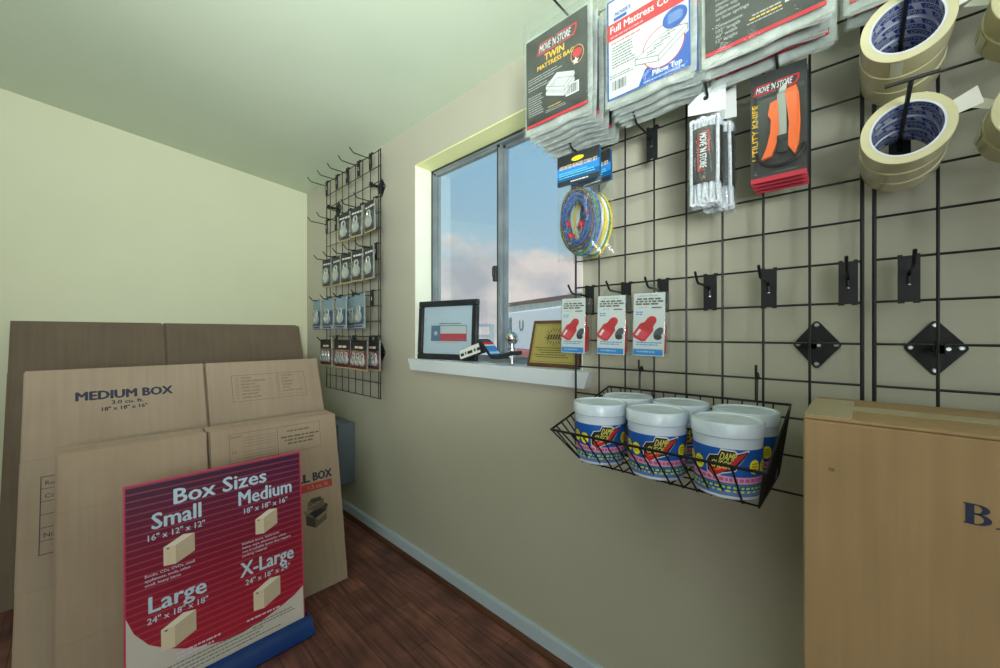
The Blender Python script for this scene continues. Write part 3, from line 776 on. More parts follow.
# ------------------------------------------------------------------ utility knife cards
def knife_card(label, fr, group):
    t = thing('utility_knife_pack', label, 'utility knife pack', fr, group); W, Hh = 0.085, 0.204
    b = MB(); b.box(-W / 2, -Hh, -.001, W / 2, 0, 0, card_black); z = .0003
    b.rect(-W / 2, -Hh, W / 2, -Hh + .009, z, flat('deep red print', (176, 40, 60)))
    bracket_logo(b, -0.036, -0.036, 0.066, 0.013, z)
    b.txt('UTILITY KNIFE', -0.031, -0.160, 0.0085, z, yellow, w=0.105, bold=.03, rot=PI / 2)
    b.lines(-.005, -.19, .03, 1, 1, .0015, z, ink_grey, 4)
    b.make('printed_card', t)
    k = MB()
    R = [(0.012, -0.050), (0.028, -0.046), (0.032, -0.060), (0.034, -0.110), (0.032, -0.150), (0.026, -0.168), (0.016, -0.150), (0.018, -0.110)]
    k.ext(R[::-1], 0.002, 0.012, orange)
    Lh = [(-0.010, -0.065), (0.001, -0.062), (0.003, -0.118), (0.000, -0.140), (-0.008, -0.162), (-0.024, -0.166), (-0.016, -0.146), (-0.010, -0.120), (-0.009, -0.095), (-0.0135, -0.086)]
    k.ext(Lh[::-1], 0.002, 0.012, orange); kk = k.make('handle', t, label='orange plastic handle')
    k = MB(); k.box(0.000, -0.130, .003, 0.014, -0.050, .0085, flat('grey steel channel', (168, 172, 166), .35, .6)); k.ext([(0.001, -0.052), (0.013, -0.052), (0.014, -0.032), (0.004, -0.040)], .004, .006, steel); k.make('blade', t)
    k = MB(); k.bbox(0.0, -0.160, .003, 0.017, -0.128, .013, .002, flat('black rubber', (28, 30, 30), .6)); k.bbox(0.001, -.140, .012, .016, -.130, .016, .001, flat('black rubber', (28, 30, 30))); k.make('slider', t)
    k = MB(); P = [(-.030 + .028 * 0, -.172), ]
    arc = [(0.004 + 0.036 * math.cos(a), -0.150 + 0.030 * math.sin(a), .005) for a in [PI + (PI * i / 12) for i in range(13)]]
    k.tube(arc, .003, flat('black rubber', (28, 30, 30)), 6); k.make('cord', t)
    def fn(u, v):
        x = -0.037 + .076 * u; y = -0.188 + .150 * v; k2 = min(1, 8 * min(u, 1 - u, v, 1 - v)); return (x, y, .0006 + .0155 * k2)
    k = MB(); k.grid(fn, 16, 16, blister); k.make('clear_blister', t)
    return t
fk = None
for i in range(4):
    fr = FW((0.872 + 0.0185 * i, 0.1145 + .0005 * i, 1.541 - .001 * i), 0.02, 0.01, 0.0)
    lab = 'orange utility knife on black card, %s of the stack' % ('front', 'second', 'third', 'rearmost')[i]
    if fk is None: fk = knife_card(lab, fr, 'utility knife cards')
    else: dup(fk, fr, lab, 'utility knife cards')

# ------------------------------------------------------------------ tape rolls
def tape_mat():
    m, nt, b = new_mat('clear packing tape'); N = nt.nodes; L = nt.links
    tc = N.new('ShaderNodeTexCoord'); nz = N.new('ShaderNodeTexNoise'); nz.inputs['Scale'].default_value = 14; L.new(tc.outputs['Object'], nz.inputs['Vector'])
    rp = N.new('ShaderNodeValToRGB'); rp.color_ramp.elements[0].color = rgb((196, 191, 150)); rp.color_ramp.elements[1].color = rgb((214, 210, 176)); L.new(nz.outputs['Fac'], rp.inputs['Fac'])
    L.new(rp.outputs[0], b.inputs['Base Color']); b.inputs['Roughness'].default_value = .14; b.inputs['Specular IOR Level'].default_value = .5
    b.inputs['Subsurface Weight'].default_value = 0.25; b.inputs['Subsurface Radius'].default_value = (.02, .018, .01); b.inputs['Subsurface Scale'].default_value = .3
    return m
tape_m = tape_mat(); core_m = flat('white tape core', (206, 212, 226), .5); core_b = flat('tape core blue', (30, 70, 160), .5)
TO, TI, TW = 0.050, 0.0385, 0.047
def tape_roll(label, fr, group):
    t = thing('tape_roll', label, 'tape roll', fr, group)
    b = MB()
    b.lathe([(TI + .001, -TW), (TO - .0008, -TW), (TO, -TW + .0008), (TO, -.0008), (TO - .0008, 0), (TI + .001, 0)], tape_m, 56, False, False); b.make('tape', t)
    b = MB()
    b.lathe([(TI + .0012, -TW - .0003), (TI + .0012, 0.0004), (TI - .0012, 0.0004), (TI - .0012, -TW - .0003), (TI + .0012, -TW - .0003)], core_m, 56, False, False)
    # wordmark bands printed on the inside of the core
    rin = TI - .0014
    b.warp = lambda x, y, z: (rin * math.sin(x), rin * math.cos(x), y) if True else None
    for row in range(3):
        yz = -0.003 - row * 0.0145
        for k in range(5):
            a0 = k * 1.2566 + row * .42
            n = 8
            pts = []
            for i in range(n + 1): pts.append((a0 + 1.0 * i / n, yz))
            for i in range(n, -1, -1): pts.append((a0 + 1.0 * i / n + .1, yz - .0112))
            for i in range(n):
                b.add([(a0 + 1.0 * i / n, yz, 0), (a0 + 1.0 * (i + 1) / n, yz, 0), (a0 + 1.0 * (i + 1) / n + .1, yz - .0112, 0), (a0 + 1.0 * i / n + .1, yz - .0112, 0)], [(0, 1, 2, 3)], core_b)
    rin2 = TI - .0017
    b.warp = lambda x, y, z: (rin2 * math.sin(x), rin2 * math.cos(x), y)
    for row in range(3):
        for k in range(5):
            a0 = k * 1.2566 + row * .42
            b.txt('OPTIMUS', a0 + .14, -0.0125 - row * 0.0145, .0080, 0, white, w=.78, bold=.02, shear=4.0)
    b.make('core', t)
    return t
ft = None
def flap(b): pass
def rolls(y, ztop, n, x0, what, grp, flaps):
    global ft
    for i in range(n):
        dz = -.0015 * i; dy = .0012 * (i % 2)
        fr = FW((x0 + (TW + .0012) * i, y + dy, ztop - TI + dz), 0, 0, 0.7 * i + (1.3 if y < -.1 else 0))
        lab = '%s packing tape roll %s' % (('front', 'second', 'rear')[i], what)
        if ft is None: ft = tape_roll(lab, fr, grp); o = ft
        else: o = dup(ft, fr, lab, grp)
        if i in flaps:
            a, ln, w = flaps[i]
            b = MB(); inv = Matrix.Rotation(-0.7 * i - (1.3 if y < -.1 else 0), 4, 'Z')
            c, s = math.cos(a), math.sin(a)
            b.T = inv
            base = Vector((TO * c, TO * s, 0)); tn = Vector((s, -c, 0)); nr = Vector((c, s, 0))
            def fn(u, v):
                if ln > 0:
                    p = base + nr * (-.004 + 1.15 * ln * u) + tn * ((v - .5) * (.016 + .006 * u) - .004 * u); p.z = -.006 - .010 * u - .012 * v; return tuple(p)
                else:
                    aa = a - w * u; p = Vector((math.cos(aa), math.sin(aa), 0)) * (TO + .0006)
                p.z = -TW + (TW - 0.003) * v - .006 * (v < 2) * 0 + (0.004 * math.sin(3 * u) if ln > 0 else 0); return tuple(p)
            b.grid(fn, 6, 2, flat('white tab paper', (222, 224, 214), .5)); b.make('tab', o, label='white end tab')
hole2, hole3 = 1.3895, 1.5415
rolls(-0.047, hole2, 3, 0.820, 'in the lower stack with the white flap', 'tape rolls in the lower stack', {0: (0.35, 0.028, 0)})
rolls(-0.047, hole3, 3, 0.820, 'in the upper stack below the ceiling', 'tape rolls in the upper stack', {0: (-1.62, 0, .28)})
rolls(-0.178, hole2, 2, 0.845, 'cut by the right edge of the photo, lower pair', 'tape rolls at the right, lower', {1: (3.3, 0, .3)})
rolls(-0.178, hole3, 2, 0.845, 'cut by the right edge of the photo, upper pair', 'tape rolls at the right, upper', {1: (3.6, 0, .3)})

# ------------------------------------------------------------------ red and white packs
def red_pack(label, fr, group):
    t = thing('lock_pack', label, 'boxed pack', fr, group); W, Hh = 0.071, 0.168; h2 = W / 2
    b = MB(); b.warp = lambda x, y, z: (x, y * .863, z); b.box(-h2, -Hh, .0, h2, 0, .0008, card_white); z = .0011
    b.lines(-h2 + .012, -.009, h2 - .006, 1, 1, .003, z, flat('pale grey print', (170, 174, 172)), 2)
    for i in range(3): b.lines(-h2 + .008 - .003 * (i > 0), -.018 - i * .0068, h2 - .004, 1, 1, .0046, z, ink_grey, 3 + i)
    b.lines(-h2 + .012, -.040, -.004, 1, 1, .0025, z, MATS['pale grey print'], 8); b.rect(.006, -.041, .028, -.0375, z, ink_grey)
    b.lines(-h2 + .006, -.052, -h2 + .022, 2, .006, .0026, z, skyb, 11)
    # red coupler lock drawn tilted, with a dark end cap beside it
    dr = flat('dark red print', (150, 26, 38), .5)
    def rp(pts, a, cx, cy): return [(cx + p[0] * math.cos(a) - p[1] * math.sin(a), cy + p[0] * math.sin(a) + p[1] * math.cos(a)) for p in pts]
    cx, cy, a = -.006, -.094, -.55
    body = [(-.018, -.030), (-.012, -.036), (.010, -.036), (.017, -.030), (.018, .004), (.012, .012), (.010, .030), (.004, .036), (-.004, .036), (-.010, .030), (-.012, .012), (-.018, .004)]
    b.poly(rp(body, a, cx, cy), z, red); b.poly(rp([(-.013, -.030), (.012, -.030), (.013, -.008), (-.013, -.008)], a, cx, cy), z + .0001, flat('light red print', (214, 70, 84)))
    b.poly(rp([(-.012, -.028), (-.006, -.028), (-.006, -.010), (-.012, -.010)], a, cx, cy), z + .0002, white)
    for k in range(4): b.poly(rp([(-.012, .002 + k * .007), (.012, .002 + k * .007), (.012, .004 + k * .007), (-.012, .004 + k * .007)], a, cx, cy), z + .0002, dr)
    dk = flat('dark cap print', (66, 78, 84), .5); b.ell(.022, -.106, .009, .016, z + .0001, dk, rot=-.5); b.ell(.021, -.118, .009, .007, z + .0002, ink)
    b.lines(-h2 + .008, -.134, h2 - .006, 2, .0058, .0026, z, skyb, 21)
    b.rect(-h2 + .001, -Hh + .002, h2 - .003, -Hh + .018, z, skyb); b.lines(-h2 + .010, -Hh + .009, h2 - .010, 1, 1, .0035, z + .0001, flat('pale blue print', (160, 190, 220)), 22)
    b.make('printed_card', t)
    b = MB()
    def boxsh(x0, y0, z0, x1, y1, z1, m): b.box(x0, y0, z0, x1, y1, z1, m)
    b.bbox(-h2 - .003, -.149, -.034, h2 + .003, .002, .003, .003, blister)
    b.ext([(-.022, .002), (.022, .002), (.018, .016), (.008, .021), (-.008, .021), (-.018, .016)], -.001, .0005, blister)
    b.make('clear_box', t)
    b = MB(); b.bbox(-.022, -.142, -.031, .033, -.072, -.006, .006, red_pl); b.tube([(-.004, -.076, -.017), (-.004, -.052, -.017), (.003, -.042, -.017), (.016, -.042, -.017), (.024, -.052, -.017), (.024, -.076, -.017)], .007, red_pl, 10); b.make('lock_body', t, label='red plastic lock seen through the box side')
    return t
fr0 = None
for (y, dy, lab) in ((0.561, 0.02, 'red and white boxed pack hanging in front of the window plaque'), (0.452, 0.07, 'red and white boxed pack hanging between two like it'), (0.358, 0.06, 'red and white boxed pack hanging beside the empty hook')):
    fr = FW((0.884, y, 1.1445), dy, 0.0, -.02)
    if fr0 is None: fr0 = red_pack(lab, fr, 'red and white packs in a row')
    else: dup(fr0, fr, lab, 'red and white packs in a row')

# ------------------------------------------------------------------ lock packs on the far panel
def blister_pack(name, label, fr, group, kind, W, Hh):
    t = thing(name, label, 'lock pack', fr, group); h2 = W / 2
    cb = {'grey': flat('charcoal card', (62, 66, 66), .4), 'blue': flat('navy blue card', (40, 78, 122), .35), 'red': flat('maroon card', (112, 30, 52), .4)}[kind]
    b = MB(); b.box(-h2, -Hh, -.001, h2, 0, 0, cb); z = .0004
    if kind == 'grey':
        b.rect(-h2, -Hh * .30, h2, -.004, z, flat('dark card band', (40, 43, 44), .4)); b.lines(-h2 + .012, -Hh * .2, h2 - .01, 1, 1, .009, z + .0001, white, 3)
        b.rect(-h2, -Hh, h2, -Hh + .008, z, flat('tan card edge', (176, 160, 110), .6))
    elif kind == 'blue':
        b.rect(-h2, -Hh * .4, h2, -.003, z, flat('pale steel blue card', (120, 146, 160), .35)); b.rect(-h2, -Hh + .004, h2, -Hh + .022, z, flat('silver label', (168, 180, 190), .35))
        b.lines(-h2 + .01, -Hh + .009, h2 - .02, 1, 1, .007, z + .0001, flat('dark blue print', (38, 44, 66)), 5)
    else:
        b.rect(-h2, -Hh * .36, h2, 0, z, flat('dark card band', (40, 43, 44), .4)); b.lines(-h2 + .04, -Hh * .28, h2 - .035, 1, 1, .011, z + .0001, flat('pale print', (226, 200, 170)), 5)
        b.lines(-h2 + .01, -Hh * .47, h2 - .01, 2, .012, .006, z, red, 6)
        b.rect(-h2, -Hh, h2, -Hh + .008, z, flat('tan card edge', (176, 160, 110), .6))
    b.make('printed_card', t)
    br = flat('brushed lock steel', (206, 208, 206), .25, .45)
    xs = {'grey': [0], 'blue': [0], 'red': [-.042, 0, .042]}[kind]
    for x in xs:
        cy = -Hh * (.66 if kind != 'red' else .70); R = {'grey': .030, 'blue': .028, 'red': .021}[kind]
        b = MB(); b.lathe([(R * .8, .001), (R, .003), (R, .011), (R * .85, .0135), (R * .55, .0135), (R * .5, .0115), (.0005, .0115)], br, 24, c=(x, cy, 0))
        b.tube([(x - R * .55, cy + R * .7, .007), (x - R * .55, cy + R * 1.4, .007), (x - R * .3, cy + R * 1.75, .007), (x + R * .3, cy + R * 1.75, .007), (x + R * .55, cy + R * 1.4, .007), (x + R * .55, cy + R * .7, .007)], .0035, br, 8)
        b.make('padlock', t)
    b = MB()
    def fn(u, v):
        k2 = min(1, 7 * min(u, 1 - u, v, 1 - v)); return (-h2 * .93 + h2 * 1.86 * u, -Hh * .96 + Hh * .62 * v, .0008 + .0155 * k2)
    b.grid(fn, 12, 12, blister); b.make('clear_blister', t)
    b = MB(); b.box(h2 - .004, -Hh, -.001, h2 + .003, 0, .004, clear('clear pack edge', (225, 235, 240), .22, .35, .1)); b.make('plastic_edge', t)
    return t
rows = [('grey', 1.686, 1.697, .118, .148, [1.754, 1.889, 2.026], 'charcoal carded padlock on the far panel, %s', ['nearest the window in the upper row of three', 'middle of the upper row of three', 'nearest the corner in the upper row of three'], 'padlock packs, upper row', .938),
        ('grey', 1.457, 1.476, .108, .160, [1.745, 1.862, 1.985, 2.104, 2.228], 'charcoal carded padlock in the second row of five, %s', ['nearest the window', 'second from the window', 'middle one', 'second from the corner', 'nearest the corner'], 'padlock packs, second row', .930),
        ('blue', 1.228, 1.247, .118, .172, [1.780, 1.980, 2.140, 2.290], 'blue carded padlock in the third row, %s', ['nearest the window', 'second from the window', 'second from the corner', 'nearest the corner'], 'blue padlock packs', .900),
        ('red', 1.000, 1.020, .162, .148, [1.740, 1.795, 1.975, 2.180], 'maroon carded lock set in the bottom row, %s', ['nearest the window', 'second from the window', 'second from the corner', 'nearest the corner'], 'maroon lock packs', .905)]
wh = 'hooks on the far grid panel'
for (kind, hz, zt, W, Hh, ys, lab, ords, grp, x) in rows:
    first = None
    for i, y in enumerate(ys):
        fr = FW((x + (.040 if kind == 'red' and i == 0 else 0), y, zt), (-.06, .04, .09, -.02, .05)[i], 0, (.01, -.02, .0, .015, -.01)[i])
        l = lab % ords[i]
        nm = {'grey': 'padlock_pack', 'blue': 'padlock_pack', 'red': 'lock_set_pack'}[kind]
        if first is None: first = blister_pack(nm, l, fr, grp, kind, W, Hh)
        else: dup(first, fr, l, grp)
        hook(y, hz, 'black far-panel hook holding the %s pack %s' % ({1.686: 'charcoal upper-row', 1.457: 'charcoal second-row', 1.228: 'blue', 1.000: 'maroon'}[hz], ords[i].split(' in the ')[0].split(' of the ')[0]), wh)
    if kind == 'blue': dup(first, FW((.945, 1.950, zt), 0, 0, .01), 'blue carded padlock in the third row, set back between the two nearest the window', grp)
for i, y in enumerate((1.795, 1.920, 2.050, 2.180, 2.315)):
    hook(y, 1.914, 'empty black hook in the top row of the far panel, %s' % ('nearest the window', 'second from the window', 'middle one', 'second from the corner', 'nearest the corner')[i], wh)
hook(2.190, 1.686, 'empty black hook beside the upper padlocks of the far panel, second from the corner', wh)
hook(2.315, 1.686, 'empty black hook beside the upper padlocks of the far panel, nearest the corner', wh)
hook(1.64, 1.228 + .0762 * 0, 'empty black hook under the second padlock row, at the window side of the far panel', wh) if False else None
hook(1.765, 1.228 + .0, 'empty black hook beside blue padlocks', wh) if False else None

# ------------------------------------------------------------------ wire basket
bk = thing('wire_basket', 'black wire basket of white tubs hooked on the grid panel', 'basket', Matrix.Translation((0.96, 0.30, 0.775)))
def B(x, y, z): return (x - .96, y - .30, z - .775)
xf, xb, yl, yr, zf, zb = 0.690, 0.962, 0.495, 0.105, 0.842, 0.908
bxf, bxb, byl, byr, bz = 0.748, 0.955, 0.452, 0.123, 0.769
wr = 0.0017
b = MB(); b.tube([B(xf, yl, zf), B(xf, yr, zf), B(xb, yr, zb), B(xb, yl + .005, zb)], 0.0028, black_wire, 8, closed=True); b.make('rim', bk)
b = MB(); nv = 14
for i in range(nv + 1):
    k = i / nv; yb_ = byl + (byr - byl) * k; b.tube([B(xf, yb_ + .012 - .028 * max(0, k - .9) / .1 + .018 * max(0, .07 - k) / .07, zf), B(bxf, yb_, bz)], wr, black_wire, 6)
b.tube([B(bxf, byl, bz), B(bxf, byr, bz)], wr, black_wire, 6); b.make('front_panel', bk)
b = MB()
for i in range(nv + 1):
    y = byl + (byr - byl) * i / nv; b.tube([B(bxf, y, bz - .002), B(bxb, y, bz - .002)], wr, black_wire, 6)
for i in range(5):
    x = bxf + (bxb - bxf) * i / 4; b.tube([B(x, byl, bz), B(x, byr, bz)], wr, black_wire, 6)
b.make('bottom_panel', bk)
for (yt, yb) in ((yl, byl), (yr, byr)):
    b = MB(); ns = 14
    for i in range(ns + 1):
        k = i / ns; b.tube([B(xf + (xb - xf) * k, yt, zf + (zb - zf) * k), B(bxf + (bxb - bxf) * k, yb, bz)], wr, black_wire, 6)
    b.tube([B(bxf, yb, bz), B(bxb, yb, bz)], wr, black_wire, 6); b.make('side_panel', bk)
b = MB()
for i in range(nv + 1):
    k = i / nv; b.tube([B(xb, yl + (yr - yl) * k, zb), B(bxb, byl + (byr - byl) * k, bz)], wr, black_wire, 6)
b.make('back_panel', bk)
for y in (0.415, 0.163):
    b = MB(); b.tube([B(xb, y, zb), B(.963, y, .945), B(.966, y, .962), B(.975, y, .966), B(.981, y, .958)], .003, black_wire, 8); b.tube([B(.964, y, .955), B(.958, y, .965), B(.958, y, .985)], .0026, black_wire, 8); b.make('mounting_hook', bk)
# tubs ------------------------------------------------------------
tub_pl = noisy('translucent white tub plastic', (190, 204, 222), (204, 216, 231), 6, 0.35, spec=.5)
lid_pl = noisy('frosted white lid', (184, 199, 216), (210, 221, 233), 25, 0.25, .3, 60, spec=.6)
shrink = clear('shrink wrap', (240, 246, 250), .08, .10, .1, .9, 30)
pinkm = flat('pink print', (226, 150, 158), .5)
pink2 = flat('mauve pink print', (214, 150, 190), .5)
def tub(label, fr, group):
    t = thing('dehumidifier_tub', label, 'tub', fr, group)
    R0, R1, Hh = .050, .0545, .103
    rad = lambda h: R0 + (R1 - R0) * h / Hh
    b = MB(); b.lathe([(R0 - .002, 0), (R0, .002), (R1, Hh)], tub_pl, 48); b.make('body', t)
    b = MB(); b.lathe([(R1 + .0005, .094), (.0565, .095), (.0570, .114), (.0555, .1165), (.051, .1165), (.0495, .1145), (.001, .1145)], lid_pl, 48, True, True); b.make('lid', t)
    b = MB()
    b.warp = lambda x, y, z: ((rad(y) + .0006 + z) * math.sin(x), -(rad(y) + .0006 + z) * math.cos(x), y)
    b.seg = .07; y0, y1 = .006, .078
    b.rect(-2.8, y0, 2.8, y1, 0, blue, 60)
    b.rect(-2.8, y0, 2.8, y0 + .009, .0002, flat('steel blue print', (90, 120, 180), .45), 60)
    for a in (0, 2.1, -2.1):
        # flame-like wordmark plate: white edge, black field, red tail
        pl = [(-.62, .040), (-.40, .033), (-.10, .041), (.30, .046), (.36, .052), (.72, .0735), (.70, .0755), (.36, .071), (.26, .0745), (-.15, .0755), (-.24, .067), (-.52, .065), (-.64, .056)]
        b.poly([(a + p[0] * .90, .057 + (p[1] - .057) * 1.12) for p in pl], .0004, white)
        b.poly([(a + p[0] * .86, p[1]) for p in pl], .0006, ink)
        b.poly([(a - .44, .0375), (a - .32, .0345), (a - .06, .043), (a + .22, .053), (a + .58, .0738), (a + .34, .069), (a + .06, .055), (a - .3, .046), (a - .50, .046)], .0008, red)
        b.poly([(a - .44, .040), (a - .2, .044), (a + .2, .056), (a - .05, .0515)], .001, orange)
        b.txt('DAMP', a - .18, .0605, .0115, .0012, flat('olive yellow print', (206, 200, 90)), w=.42, bold=.035, shear=6)
        b.txt('CHECK', a - .44, .0475, .0115, .0014, flat('olive yellow print', (206, 200, 90)), w=.54, bold=.035, shear=5)
        for s in (-.84, .84):
            ay = .052 if s > 0 else .050
            P = []
            for i in range(32):
                k = 1 if i % 2 else .9; P.append((a + s + .19 * k * math.cos(i * PI / 16), ay + .0115 * k * math.sin(i * PI / 16)))
            b.poly(P, .0009, yel2)
            for j in range(3): b.rect(a + s - .11, ay + .004 - j * .0042, a + s + .11, ay + .0055 - j * .0042, .0011, flat('olive print', (150, 140, 40)), 3)
    b.rect(-2.8, .0255, 2.8, .036, .0004, pink2, 60)
    r = random.Random(4); a = -2.7
    while a < 2.7:
        w = .05 + .1 * r.random(); b.rect(a, .0285, a + w, .0335, .0006, flat('magenta print', (186, 90, 140)), 2); a += w + .045
    b.rect(-2.6, .0225, 2.6, .0237, .0004, flat('green print', (70, 160, 90)), 60)
    for j in range(2):
        a = -2.6
        while a < 2.6:
            w = .06 + .12 * r.random(); b.rect(a + .03 * j, .0175 - j * .0055, a + w, .0207 - j * .0055, .0006, flat('lime print', (190, 214, 70)), 2); a += w + .06
    b.make('label_wrap', t)
    return t
tb = None
tubs = [(.7865, .1785, 'white tub with blue label in the basket, front row, nearest the tall carton'), (.7865, .304, 'white tub with blue label in the basket, middle of the front row'), (.7865, .430, 'white tub with blue label in the basket, front row, nearest the window'),
        (.9040, .1720, 'white tub in the back row of the basket, nearest the tall carton'), (.9040, .2965, 'white tub in the back row of the basket, middle one'), (.9040, .4200, 'white tub in the back row of the basket, nearest the window')]
for i, (x, y, lab) in enumerate(tubs):
    # label towards the middle of the shop floor
    ang = math.atan2(-(y - 0.02), -(x - 0.02)) + PI / 2 + (.0, .12, .22, -.15, .3, 2.6)[i]
    fr = Matrix.Translation((x, y, bz + .0022)) @ Matrix.Rotation(ang, 4, 'Z') @ Matrix.Diagonal((1.025, 1.025, 1.10, 1))
    if tb is None: tb = tub(lab, fr, 'dehumidifier tubs in the basket')
    else: dup(tb, fr, lab, 'dehumidifier tubs in the basket')

# ------------------------------------------------------------------ window sill things
SZ = 0.937
# document in a black frame
fw, fh = 0.325, 0.262
pf = Vector((1.030, 1.490, SZ)); pe = Vector((1.098, 1.180, SZ)); dx = (pe - pf).normalized(); nz = Vector((-dx.y * 1, dx.x, 0)); nz = nz if nz.dot(Vector((-1, -1, 0))) > 0 else -nz
fr = frame(pf, dx, (0, 0, 1), nz) @ Matrix.Rotation(-0.05, 4, 'X')
t = thing('picture_frame', 'black framed certificate leaning on the windowsill', 'picture frame', fr)
fm = noisy('black satin frame', (30, 33, 36), (44, 48, 52), 20, .3)
b = MB(); w = .026
for (x0, y0, x1, y1) in ((0, 0, fw, w), (0, fh - w, fw, fh), (0, w, w, fh - w), (fw - w, w, fw, fh - w)): b.bbox(x0, y0, -.022, x1, y1, 0, .004, fm)
b.make('frame', t)
b = MB(); b.box(w, w, -.014, fw - w, fh - w, -.012, flat('pale paper', (200, 211, 228), .6)); z = -.0115
bx0, by0, bx1, by1 = .070, .082, .268, .152
b.ring(w + .014, w + .006, w + .020, fh - w - .006, .003, z, ink_grey) if False else None
b.rect(bx0, by0, bx1, by1, z, flat('framed print grey', (110, 118, 128), .5)); b.rect(bx0 + .003, by0 + .003, bx0 + .052, by1 - .003, z + .0002, flat('framed print blue', (92, 122, 158), .5))
b.rect(bx0 + .052, by0 + (by1 - by0) * .48, bx1 - .003, by1 - .003, z + .0002, flat('framed print white', (206, 210, 216), .5)); b.rect(bx0 + .052, by0 + .003, bx1 - .003, by0 + (by1 - by0) * .48, z + .0002, flat('framed print red', (206, 66, 88), .5))
b.ell(bx0 + .027, (by0 + by1) / 2, .014, .014, z + .0004, flat('framed print white', (206, 210, 216)), n=10, star=.55, rot=.31)
b.lines(.115, .158, .235, 1, 1, .004, z, ink_grey, 3); b.lines(.10, .074, .235, 1, 1, .003, z, flat('pink print', (226, 150, 158)), 4); b.lines(bx0 + .07, by0 + .006, bx1 - .01, 1, 1, .008, z + .0005, flat('pink red print', (200, 90, 100)), 4)
b.make('certificate', t)
b = MB(); b.box(w - .002, w - .002, -.009, fw - w + .002, fh - w + .002, -.0075, glass); b.make('glass_pane', t)
b = MB(); b.ext([(fw * .45, 0.004), (fw * .55, 0.004), (fw * .53, .2), (fw * .47, .2)], -.026, -.022, fm); b.make('back_stand', t)

# tow-ball mount: shank, stepped plate, ball and nut
P0 = Vector((1.068, 1.215, SZ + .004)); P1 = Vector((1.074, 1.095, SZ + .040))
hb = thing('hitch_ball_mount', 'black hitch mount with chrome ball on the windowsill', 'hitch mount', Matrix.Translation(P0))
blk = noisy('black powder coat', (32, 35, 38), (46, 50, 54), 40, .5)
ax = (P1 - P0).normalized(); side = Vector((1, 0, 0)); side = (side - ax * side.dot(ax)).normalized(); upv = side.cross(ax)
if upv.z < 0: upv = -upv
Ms = frame((0, 0, 0), ax, upv, ax.cross(upv))
b = MB(); b.T = Ms; L = (P1 - P0).length
zz = ax.cross(upv)
sgn = 1 if zz.x < 0 else -1           # local z that faces the room
b.bbox(0, 0, -.016, L, .042, .016, .003, blk)
so = b.make('shank', hb)
b = MB(); b.T = Ms; b.box(.004, .003, sgn * .0162, L - .004, .040, sgn * .0168, flat('white sticker', (214, 216, 214), .5))
z = sgn * .0171
for i, (x0, y0, w2) in enumerate(((.01, .012, .02), (.036, .014, .008), (.05, .012, .03), (.088, .013, .012), (.106, .012, .02))): b.rect(x0, y0, x0 + w2, y0 + .012, z, ink_grey if i % 2 else ink)
b.make('sticker', so)
b = MB(); e1 = P1 - P0 + Vector((0, 0, .034)); 
pl = [e1 + Vector((0, .008, .020)), e1 + Vector((0, -.016, .008)), e1 + Vector((0, -.066, -.042)), e1 + Vector((0, -.10, -.042)), e1 + Vector((0, -.170, -.024))]
th = .013; vs = []
for p in pl:
    for (sx, sz2) in ((-.03, 0), (.03, 0), (.03, -th), (-.03, -th)): vs.append((p.x + sx, p.y, p.z + sz2))
fs = []
for i in range(len(pl) - 1):
    for k in range(4): fs.append((i * 4 + k, i * 4 + (k + 1) % 4, (i + 1) * 4 + (k + 1) % 4, (i + 1) * 4 + k))
fs += [(0, 1, 2, 3), (16, 19, 18, 17)]
b.add(vs, fs, blk); dp = b.make('drop_plate', hb)
b = MB(); 
def stick(k0, k1, m, o=.0006):
    a, c = pl[1], pl[2]; vs = []
    for kk in (k0, k1):
        p = a + (c - a) * kk
        for sx in (-.027, .027): vs.append((p.x + sx, p.y - .0006, p.z + o))
    b.add(vs, [(0, 1, 3, 2)], m)
stick(.02, .22, red); stick(.22, .30, white); stick(.30, .95, flat('sticker blue', (58, 124, 190), .4)); stick(.75, .9, flat('pale blue print', (160, 190, 220)), .0009)
b.make('sticker', dp, label='blue and red sticker')
pb = pl[4] + Vector((0, .022, 0.003)); b = MB()
prof = [(.018, 0), (.018, .006), (.011, .010), (.010, .022)]
Rb = .0245
for i in range(1, 12): a = -1.12 + (PI / 2 + 1.12) * i / 12; prof.append((Rb * math.cos(a), .044 + Rb * math.sin(a)))
prof.append((.008, .0682)); prof.append((.0005, .0685))
b.lathe(prof, chrome, 32, c=tuple(pb)); b.make('ball', hb, label='chrome tow ball')
b = MB(); b.lathe([(.0085, -(pb.z + P0.z - SZ) + .003), (.0085, -.012)], steel, 16, c=tuple(pb)); b.lathe([(.015, -.028), (.015, -.014)], steel, 6, c=tuple(pb)); b.make('threaded_shank', hb)
# leaflets on the sill
b = MB(); b.T = frame((1.085, 1.02, SZ + .0005), (0.2, -.98, 0), (.98, .2, 0), (0, 0, 1)); b.box(-.075, -.035, 0, .055, .03, .0015, card_white)
b.lines(-.05, -.01, .03, 3, .01, .003, .0018, flat('pink print', (226, 150, 158)), 4); tag(b.make('leaflet'), 'white leaflet lying flat on the sill under the hitch mount', 'leaflet')

